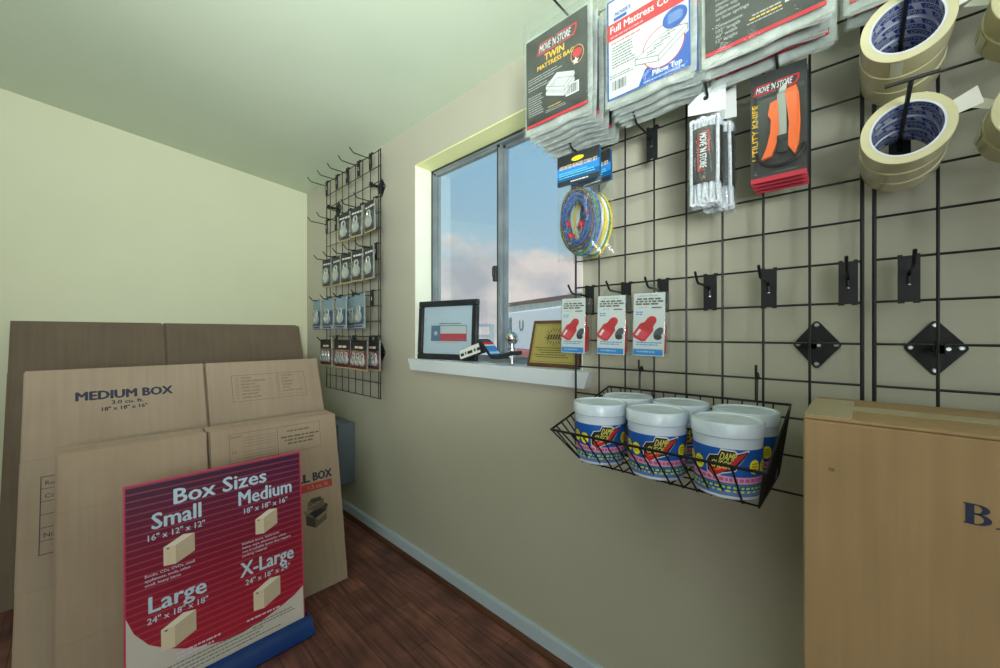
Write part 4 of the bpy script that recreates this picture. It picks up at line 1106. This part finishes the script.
# gold plaque on wood
pt = thing('award_plaque', 'gold plaque on brown wooden board leaning in the window', 'plaque', frame((1.060, 0.868, SZ), (0.04, -1, 0), (0, 0, 1), (-1, -.04, 0)) @ Matrix.Rotation(-.27, 4, 'X'))
pw, ph2 = .205, .168
wd = noisy('brown plaque wood', (72, 48, 36), (104, 70, 50), 12, .4, stretch=(1, 6, 1))
b = MB(); b.bbox(0, 0, -.016, pw, ph2, 0, .004, wd); b.make('board', pt)
gold = noisy('brushed gold plate', (158, 146, 84), (176, 163, 98), 3, .4, metal=.15)
gd = flat('engraved dark', (52, 48, 34), .5)
b = MB(); b.box(.014, .014, 0, pw - .014, ph2 - .014, .0015, gold); z = .0018
b.ring(.018, .018, pw - .018, ph2 - .018, .0012, z, gd); cx, cy = pw / 2, .108
for i in range(18):
    a = 2 * PI * i / 18 + .1; r0, r1 = .020, .029 + .004 * (i % 2)
    b.strip([(cx + r0 * 1.3 * math.cos(a), cy + r0 * math.sin(a)), (cx + r1 * 1.3 * math.cos(a), cy + r1 * math.sin(a))], .0022, z, gd)
b.rect(cx - .032, cy - .010, cx + .032, cy - .0075, z + .0001, gd)
for i in range(6): b.poly([(cx - .030 + i * .0105, cy - .007), (cx - .024 + i * .0105, cy - .007), (cx - .020 + i * .0105, cy + .007), (cx - .026 + i * .0105, cy + .007)], z + .0001, gd)
for i, y in enumerate((.066, .058, .050, .042, .034)): b.lines(.028 + .012 * (i % 3), y, pw - .026 - .012 * (i % 2), 1, 1, .0026, z, gd, 60 + i)
b.make('gold_plate', pt)

# ------------------------------------------------------------------ flattened cartons along the far wall
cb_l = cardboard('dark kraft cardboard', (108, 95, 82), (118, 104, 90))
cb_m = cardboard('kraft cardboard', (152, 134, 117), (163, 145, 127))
cb_s = cardboard('light kraft cardboard', (154, 135, 116), (165, 146, 126))
cb_e = noisy('cardboard cut edge', (112, 92, 66), (150, 126, 94), 60, .85)
score = flat('cardboard crease', (134, 118, 98), .85)
def carton(name, label, origin, lean, W, Hh, slot, flaph, mat, group, prints, th=.009):
    Yv = Vector((0, math.sin(lean), math.cos(lean))); Zv = Vector((0, -math.cos(lean), math.sin(lean)))
    t = thing(name, label, 'flattened carton', frame(origin, (1, 0, 0), Yv, Zv), group)
    yb, yt = flaph, Hh - flaph
    def slab(b, x0, y0, x1, y1, top=False):
        e = .0007
        b.box(x0 + e, y0 + e, -th, x1 - e, y1 - e, -th * .88, mat); b.box(x0, y0, -th * .88, x1, y1, -th * .56, cb_e); b.box(x0 + e, y0 + e, -th * .56, x1 - e, y1 - e, -th * .46, mat)
        b.box(x0, y0, -th * .46, x1, y1, -th * .10, cb_e); b.box(x0 + e * .5, y0 + e * .5, -th * .10, x1 - e * .5, y1 - e * .5, 0, mat)
    b = MB(); slab(b, 0, yb, W, yt)
    if prints: prints(b, 'body')
    b.make('panels', t)
    for (x0, x1) in ((0, slot - .004), (slot + .004, W)):
        b = MB(); slab(b, x0 + .001, yt, x1 - .001, Hh)
        if prints: prints(b, 'left' if x0 == 0 else 'right')
        b.make('top_flap', t)
        b = MB(); slab(b, x0 + .001, 0, x1 - .001, yb); b.make('bottom_flap', t)
    return t
def pr_med(b, where):
    z = .0004
    if where == 'left':
        b.txt('MEDIUM BOX', .117, .868, .030, z, ink_blue, w=.258, bold=.065)
        b.txt('3.0 cu. ft.', .205, .846, .013, z, ink_blue, w=.085, bold=.05); b.txt('18" x 18" x 16"', .180, .824, .013, z, ink_blue, w=.12, bold=.05)
    if where == 'body':
        b.ring(.042, .394, .30, .630, .002, z, ink_blue)
        for i in range(1, 6): b.rect(.042, .394 + .0393 * i, .30, .3955 + .0393 * i, z, ink_blue)
        b.txt('Room', .052, .602, .013, z, ink_blue); b.txt('Contents', .052, .562, .013, z, ink_blue); b.txt('Notes', .052, .444, .013, z, ink_blue)
    if where == 'right':
        b.ring(.574, .803, .876, .922, .0014, z, ink_brown)
        names = (('FRAGILE', 'MASTER BEDROOM', 'BEDROOM', 'FAMILY ROOM', 'LIVING ROOM', 'BATHROOM', 'DINING ROOM'), ('KITCHEN', 'BATH', 'BASEMENT', 'GARAGE', 'ATTIC', 'LAUNDRY ROOM', ''))
        for c, x in enumerate((.588, .752)):
            for i, s in enumerate(names[c]):
                y = .905 - i * .0148; b.ring(x, y - .001, x + .009, y + .008, .001, z, ink_brown)
                if s: b.txt(s, x + .022, y, .0075, z, ink_brown, bold=.015)
                else: b.rect(x + .018, y, x + .11, y + .001, z, ink_brown)
def pr_small(b, where):
    z = .0004
    if where == 'right':
        b.ring(.425, .572, .757, .680, .0013, z, ink_brown); b.rect(.588, .572, .590, .680, z, ink_brown)
        b.txt('FROM', .431, .663, .009, z, ink_brown); b.txt('TO', .431, .606, .009, z, ink_brown)
        for i in range(4): b.rect(.470, .660 - i * .011, .582, .661 - i * .011, z, ink_brown); b.rect(.470, .606 - i * .011, .582, .607 - i * .011, z, ink_brown)
        b.lines(.625, .655, .72, 1, 1, .006, z, ink_brown, 4)
        for i in range(3): b.lines(.602 + .012 * i, .632 - i * .014, .750 - .012 * i, 1, 1, .007, z, ink_brown, 14 + i)
    if where == 'body':
        b.txt('SMALL', .535, .436, .032, z, ink_blue, w=.165, bold=.065); b.txt('BOX', .715, .436, .032, z, ink_blue, w=.077, bold=.065)
        rm = flat('faded red print', (172, 62, 58), .7); b.rect(.50, .396, .791, .427, z, rm); b.txt('1.5 cu. ft.', .692, .404, .015, z + .0002, cb_s, w=.085, bold=.02)
        b.warp = lambda x, y, z: (.668 + (x - .68) * .79, .236 + (y - .18) * .72, z)
        # dark printed picture of a packed carton
        dk = flat('dark brown carton print', (70, 62, 54), .75); md = flat('mid brown carton print', (104, 92, 78), .75); lt = flat('soft brown carton print', (138, 122, 100), .75)
        cx, cy = .745, .290
        b.poly([(.690, .275), (.735, .245), (.735, .175 + .02), (.690, .225)], z, dk); b.poly([(.735, .245), (.795, .275), (.795, .225), (.735, .195)], z, md)
        b.poly([(.690, .275), (.735, .245), (.795, .275), (.750, .300)], z + .0001, ink)
        b.poly([(.680, .300), (.690, .275), (.735, .245), (.722, .268)], z + .0002, md); b.poly([(.735, .245), (.795, .275), (.812, .268), (.752, .232)], z + .0002, lt)
        b.poly([(.690, .275), (.750, .300), (.742, .325), (.682, .300)], z + .0002, lt); b.poly([(.750, .300), (.795, .275), (.806, .305), (.765, .328)], z + .0002, dk)
        b.poly([(.700, .305), (.745, .290), (.7865, .305), (.785, .345), (.745, .352), (.704, .345)], z + .0003, md); b.poly([(.712, .345), (.735, .335), (.775, .338), (.770, .36), (.72, .36)], z + .0004, dk)
        for i in range(3): b.rect(.704 + .02 * i, .312 + .008 * i, .726 + .02 * i, .318 + .008 * i, z + .0005, lt)
        b.warp = None
gc = 'flattened cartons against the far wall'
aL = math.atan2(.425, 1.107); aM = math.atan2(.34, .922); aS = math.atan2(.128, .69)
for i in range(2):
    o = (-.232 + (.0, -.012, .008)[i], 2.363 + .0115 * i, .001)
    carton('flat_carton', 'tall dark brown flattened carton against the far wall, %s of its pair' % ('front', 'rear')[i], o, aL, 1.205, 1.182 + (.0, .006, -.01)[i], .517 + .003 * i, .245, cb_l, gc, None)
first_m = carton('flat_carton', 'flattened carton printed MEDIUM BOX, front of the medium stack', (-.148, 1.70, .001), aM, .948, .985, .483, .30, cb_m, gc, pr_med)
for i in range(3):
    carton('flat_carton', 'plain flattened medium carton behind the MEDIUM BOX one, %s' % ('next to it', 'third in the stack', 'last in the stack')[i], (-.148 + (.006, -.004, .003)[i], 1.70 + .0115 * (i + 1), .001), aM, .948, .982 - .003 * i, .483, .30, cb_m, gc, None)
carton('flat_carton', 'flattened carton printed SMALL BOX, directly behind the red sign', (-.065, 1.614, .001), aS, .828, .702, .363, .17, cb_s, gc, pr_small)
for i in range(5):
    carton('flat_carton', 'plain flattened small carton behind the SMALL BOX one, %s' % ('next to it', 'third in the stack', 'fourth in the stack', 'fifth in the stack', 'last in the stack')[i], (-.065 + (-.003, -.006, -.001, -.007, -.004, -.002)[i], 1.614 + .0135 * (i + 1), .001), aS, .828, .702 + (.002, .004, .003, .006, .007, .008)[i], .363 - .003 * (i % 3), .17, cb_s, gc, None)

# ------------------------------------------------------------------ the red sign
def sign_red():
    m, nt, b = new_mat('red ribbed sign print'); N = nt.nodes; L = nt.links
    tc = N.new('ShaderNodeTexCoord'); sp = N.new('ShaderNodeSeparateXYZ'); L.new(tc.outputs['Object'], sp.inputs[0])
    mr = N.new('ShaderNodeMapRange'); mr.inputs['From Min'].default_value = 0.0; mr.inputs['From Max'].default_value = .587; L.new(sp.outputs['Y'], mr.inputs['Value'])
    rp = N.new('ShaderNodeValToRGB'); e = rp.color_ramp.elements
    e[0].color = rgb((168, 34, 56)); e[0].position = .15; e[1].color = rgb((58, 30, 58)); e[1].position = 1.0
    k = e.new(.55); k.color = rgb((132, 26, 54)); k = e.new(.85); k.color = rgb((92, 28, 62))
    L.new(mr.outputs[0], rp.inputs['Fac'])
    mt = N.new('ShaderNodeMath'); mt.operation = 'MULTIPLY'; mt.inputs[1].default_value = 2 * PI / .0192; L.new(sp.outputs['Y'], mt.inputs[0])
    sn = N.new('ShaderNodeMath'); sn.operation = 'SINE'; L.new(mt.outputs[0], sn.inputs[0])
    r2 = N.new('ShaderNodeMapRange'); r2.inputs['From Min'].default_value = .55; r2.inputs['From Max'].default_value = 1; r2.inputs['To Max'].default_value = .27; L.new(sn.outputs[0], r2.inputs['Value'])
    mx = N.new('ShaderNodeMix'); mx.data_type = 'RGBA'; L.new(r2.outputs[0], mx.inputs[0]); L.new(rp.outputs[0], mx.inputs[6]); mx.inputs[7].default_value = rgb((226, 110, 120))
    L.new(mx.outputs[2], b.inputs['Base Color']); b.inputs['Roughness'].default_value = .35
    return m
SWs, SHs = .4615, .587
lean = math.atan2(.047, .584)
sg = thing('floor_sign', 'red sign headed Box Sizes standing in a blue base on the floor', 'sign', frame((.0645, 1.4454, .040), (1, 0, 0), (0, math.sin(lean), math.cos(lean)), (0, -math.cos(lean), math.sin(lean))))
sr = sign_red(); edge_pink = flat('magenta sign edge', (196, 62, 96), .4); pale = flat('pale blue lettering', (186, 212, 232), .45); pale2 = flat('small pale print', (214, 200, 220), .5)
b = MB(); b.box(0, -.015, -.006, SWs, SHs, 0, edge_pink); b.rect(.004, .0, SWs - .004, SHs - .004, .0003, sr)
z = .0006
def Zs(zw): return (zw - .04) / math.cos(lean)
bei = noisy('silver beige sweep', (196, 190, 184), (214, 206, 196), 3, .4)
cur = [(.004, .232), (.02, .185), (.05, .14), (.09, .108), (.13, .085), (.18, .065), (.22, .056), (.27, .052), (.33, .062), (.39, .08), (.43, .096), (SWs - .004, .115)]
for a, c in zip(cur[:-1], cur[1:]): b.poly([(a[0], -.0), (c[0], -.0), (c[0], c[1]), (a[0], a[1])], z, bei)
z = .0009
b.txt('Box Sizes', .108, Zs(.546), .043, z, pale, w=.242, bold=.03)
def entry(cx, zn, name, wn, dims, wd, bx, desc, seed, hn=.043):
    b.txt(name, cx, Zs(zn), hn, z, pale, w=wn, bold=.03, align='C'); b.txt(dims, cx, Zs(zn - .030), .0165, z, pale, w=wd, bold=.02, align='C')
    x0, y0, w, h = bx; y0 = Zs(y0)
    f1 = flat('drawn box side', (196, 178, 154), .6); f2 = flat('drawn box front', (222, 204, 178), .6); f3 = flat('drawn box top', (232, 220, 204), .6)
    b.poly([(x0, y0 + .004), (x0 + w * .38, y0), (x0 + w * .38, y0 + h * .68), (x0, y0 + h * .72)], z, f2)
    b.poly([(x0 + w * .38, y0), (x0 + w, y0 + h * .26), (x0 + w, y0 + h * .94), (x0 + w * .38, y0 + h * .68)], z, f1)
    b.poly([(x0, y0 + h * .72), (x0 + w * .38, y0 + h * .68), (x0 + w, y0 + h * .94), (x0 + w * .62, y0 + h)], z, f3)
    b.rect(x0 + w * .10, y0 + h * .62, x0 + w * .18, y0 + h * .66, z + .0003, ink)
    for i, s in enumerate(desc): b.txt(s, cx - .072, Zs(zn - .128 - .0125 * i) + .0, .0074, z, pale2, bold=.02)
entry(.115, .490, 'Small', .112, '16" x 12" x 12"', .130, (.083, .375, .072, .078), ('Books, CDs, DVDs, small', 'appliances, tools, other', 'small, heavy items'), 3)
entry(.349, .490, 'Medium', .158, '18" x 18" x 16"', .130, (.315, .378, .066, .074), ('Kitchen items, bathroom', 'items, toys, electronics, other', 'non-breakable items that require', 'packing material'), 4)
entry(.116, .263, 'Large', .130, '24" x 18" x 18"', .138, (.076, .143, .080, .086), (), 5)
entry(.350, .263, 'X-Large', .158, '24" x 18" x 24"', .132, (.305, .138, .080, .088), (), 6)
b.lines(.110, Zs(.118), .215, 2, .012, .005, z, pale2, 31); b.lines(.285, Zs(.118), .385, 1, .012, .005, z, pale2, 32)
sp_m = flat('grey fine print', (120, 116, 116), .6)
for i in range(4): b.lines(.05 + .03 * i, .052 - i * .011, .30 + .04 * i, 1, 1, .0035, z, sp_m, 50 + i)
b.lines(.30, .058, .43, 2, .009, .0035, z, sp_m, 60)
b.make('panel', sg)
blu = noisy('blue plastic base', (12, 46, 104), (16, 54, 116), 10, .4)
b = MB(); pr = [(-.042, -.0395), (.052, -.0395), (.056, -.034), (.052, -.020), (.040, -.004), (.026, .006), (.008, .010), (.008, -.013), (-.012, -.013), (-.012, .010), (-.030, .004), (-.042, -.012)]
inv = sg.matrix_basis.inverted() @ frame((.0645, 1.4454, .040), (0, -1, 0), (0, 0, 1), (-1, 0, 0))
b.ext(pr, -SWs - .012, .012, blu, True); b.make('base', sg, inv)

# ------------------------------------------------------------------ grey box on the wall
gm = noisy('grey enamel heater', (98, 108, 118), (110, 120, 130), 6, .4); gd2 = flat('dark grill', (48, 54, 58), .5)
hx = thing('wall_heater', 'grey metal box low on the window wall beside the cartons', 'heater', FS((.940, 2.106, .207)))
b = MB(); b.bbox(0, 0, -.34, WX - .940 - .0005, .342, 0, .004, gm); b.make('housing', hx)
b = MB()
for i in range(9): b.box(-.002, .04 + i * .03, -.30, .0, .055 + i * .03, -.04, gd2)
b.make('grille', hx)

# ------------------------------------------------------------------ tall carton at the right
cb_t = cardboard('new kraft cardboard', (148, 122, 90), (164, 136, 102))
tape_b = noisy('tan paper tape', (160, 146, 116), (176, 160, 128), 14, .3)
bw, bd, bh = .64, .226, .934
tc = thing('tall_carton', 'tall taped brown carton with blue lettering, standing before the grid panel', 'carton', FW((.700, .062, 0)))
b = MB(); b.bbox(0, .001, -bd, bw, bh - .004, 0, .004, cb_t)
# heavy serif letters on the front
inkb = noisy('worn navy print', (34, 42, 64), (52, 60, 84), 60, .7)
z = .0006; ux, uy, lh = .149, .830, .0240
def gl(pts, dx=0): b.poly([(ux + dx + p[0] * lh * .82, uy + p[1] * lh) for p in pts], z, inkb)
def arc(cx, cy, rx, ry, a0, a1, n=10): return [(cx + rx * math.cos(math.radians(a0 + (a1 - a0) * i / n)), cy + ry * math.sin(math.radians(a0 + (a1 - a0) * i / n))) for i in range(n + 1)]
gl([(-.06, 0), (.40, 0), (.40, .06), (.36, .06), (.36, .94), (.40, .94), (.40, 1), (-.06, 1), (-.06, .95), (.02, .93), (.02, .07), (-.06, .05)])
def bowl(y0, y1, rx):
    cy, ry = (y0 + y1) / 2, (y1 - y0) / 2
    o = [(.36, y0)] + arc(.42, cy, rx, ry, -90, 90) + [(.36, y1)]; i = arc(.42, cy, rx - .30, ry - .055, -90, 90); i = [(.36, y0 + .055)] + i + [(.36, y1 - .055)]
    for k in range(len(o) - 1): gl([o[k], o[k + 1], i[k + 1], i[k]])
bowl(0, .56, .60); bowl(.50, 1.0, .53)
dx = .0235
for P in ([(-.05, 0), (.30, 0), (.30, .06), (.20, .06), (.52, .86), (.46, .98), (.09, .07), (-.05, .05)], [(.46, .98), (.58, 1.0), (1.0, .06), (1.1, .05), (1.1, 0), (.58, 0), (.58, .05), (.66, .07), (.46, .62)], [(.30, .32), (.64, .32), (.62, .38), (.32, .38)]): gl(P, dx)
b.box(.028, .862, .0, .034, .866, .0012, cb_e)
b.make('body', tc)
for (z0, z1) in ((-bd / 2 + .001, 0), (-bd, -bd / 2 - .001)):
    b = MB(); b.bbox(.001, bh - .005, z0, bw, bh, z1, .0022, cb_t); b.make('top_flap', tc)
b = MB(); b.box(.0, bh, -bd / 2 - .024, bw, bh + .0006, -bd / 2 + .024, tape_b); b.box(.0, bh, -bd + .03, .052, bh + .001, -.006, tape_b)
b.box(-.0007, bh - .06, -bd / 2 - .024, .0, bh + .0006, -bd / 2 + .024, tape_b)
b.make('packing_tape', tc, label='tan paper tape along the top seam')

# ------------------------------------------------------------------ light
def area(name, loc, target, size, power, color, size_y=None, spread=180):
    l = bpy.data.lights.new(name, 'AREA'); l.energy = power; l.color = color; l.shape = 'RECTANGLE'; l.size = size; l.size_y = size_y or size; l.spread = math.radians(spread)
    o = bpy.data.objects.new(name, l); COL.objects.link(o); o.location = loc
    d = Vector(target) - Vector(loc); o.rotation_euler = d.to_track_quat('-Z', 'Y').to_euler()
    return o
area('ceiling_lamp', (-1.0, 0.6, 2.10), (-1.0, 0.6, 0), 1.2, 6, (1.0, .97, .88), .3)
area('ceiling_lamp', (-1.0, -1.4, 2.10), (-1.0, -1.4, 0), 1.2, 6, (1.0, .97, .88), .3)
area('doorway_daylight', (-2.3, -1.0, 1.25), (0.9, 1.2, 1.2), 1.6, 22, (.90, .97, 1.0), 1.4)
area('near_window_daylight', (-0.3, -2.4, 1.3), (0.2, 2.0, 1.3), 1.4, 11, (.92, .98, 1.0), 1.2)
area('bounce_flash', (-0.55, -0.55, 1.15), (0.22, 0.85, 2.1), .5, 28, (.94, 1.0, .95), None, 95)

w = bpy.data.worlds.new('sky'); SC.world = w; w.use_nodes = True; nt = w.node_tree; N = nt.nodes; L = nt.links
bg = N['Background']
tcn = N.new('ShaderNodeTexCoord'); sep = N.new('ShaderNodeSeparateXYZ'); L.new(tcn.outputs['Generated'], sep.inputs[0])
r1 = N.new('ShaderNodeValToRGB'); e = r1.color_ramp.elements
e[0].position = 0.0; e[0].color = rgb((206, 214, 218)); e[1].position = .65; e[1].color = rgb((112, 164, 204))
k = e.new(.22); k.color = rgb((172, 200, 218)); k = e.new(.40); k.color = rgb((146, 188, 218))
L.new(sep.outputs['Z'], r1.inputs['Fac'])
mp = N.new('ShaderNodeMapping'); mp.inputs['Scale'].default_value = (1, 1, 1.5); mp.inputs['Location'].default_value = (0.3, 0.15, 0.0); L.new(tcn.outputs['Generated'], mp.inputs['Vector'])
nz = N.new('ShaderNodeTexNoise'); nz.inputs['Scale'].default_value = 4.2; nz.inputs['Detail'].default_value = 8; nz.inputs['Roughness'].default_value = .55; L.new(mp.outputs[0], nz.inputs['Vector'])
ad = N.new('ShaderNodeMath'); ad.operation = 'MULTIPLY_ADD'; ad.inputs[1].default_value = -3.4; ad.inputs[2].default_value = .66; L.new(sep.outputs['Z'], ad.inputs[0])
sm = N.new('ShaderNodeMath'); sm.operation = 'ADD'; L.new(ad.outputs[0], sm.inputs[0]); L.new(nz.outputs['Fac'], sm.inputs[1])
cr = N.new('ShaderNodeMapRange'); cr.interpolation_type = 'SMOOTHSTEP'; cr.inputs['From Min'].default_value = .46; cr.inputs['From Max'].default_value = .58; L.new(sm.outputs[0], cr.inputs['Value'])
n2 = N.new('ShaderNodeTexNoise'); n2.inputs['Scale'].default_value = 6; n2.inputs['Detail'].default_value = 6; L.new(mp.outputs[0], n2.inputs['Vector'])
r2 = N.new('ShaderNodeValToRGB'); r2.color_ramp.elements[0].color = rgb((176, 178, 190)); r2.color_ramp.elements[1].color = rgb((232, 218, 214)); r2.color_ramp.elements[0].position = .36; r2.color_ramp.elements[1].position = .58; L.new(n2.outputs['Fac'], r2.inputs['Fac'])
mx = N.new('ShaderNodeMix'); mx.data_type = 'RGBA'; L.new(cr.outputs[0], mx.inputs[0]); L.new(r1.outputs[0], mx.inputs[6]); L.new(r2.outputs[0], mx.inputs[7])
L.new(mx.outputs[2], bg.inputs['Color']); bg.inputs['Strength'].default_value = 1.12
sun = bpy.data.lights.new('sun', 'SUN'); sun.energy = 3.2; sun.angle = .03; sun.color = (1, .96, .9)
so = bpy.data.objects.new('sun', sun); COL.objects.link(so); so.rotation_euler = (math.radians(40), 0, math.radians(80)) ; so.location = (0, 0, 8)
so.rotation_euler = Vector((-.10, -.5, -.85)).to_track_quat('-Z', 'Y').to_euler()

# ------------------------------------------------------------------ camera
cam = bpy.data.cameras.new('camera'); cam.sensor_width = 36; cam.lens = 36 * 386 / 1000; cam.clip_start = .02
co = bpy.data.objects.new('camera', cam); COL.objects.link(co); co.location = (0, 0, CAMH)
co.rotation_euler = (PI / 2, 0, -math.atan(411 / 386)); SC.camera = co
SC.view_settings.view_transform = 'Standard'; SC.view_settings.look = 'None'
SC.cycles.max_bounces = 10; SC.cycles.transparent_max_bounces = 40; SC.cycles.use_denoising = True
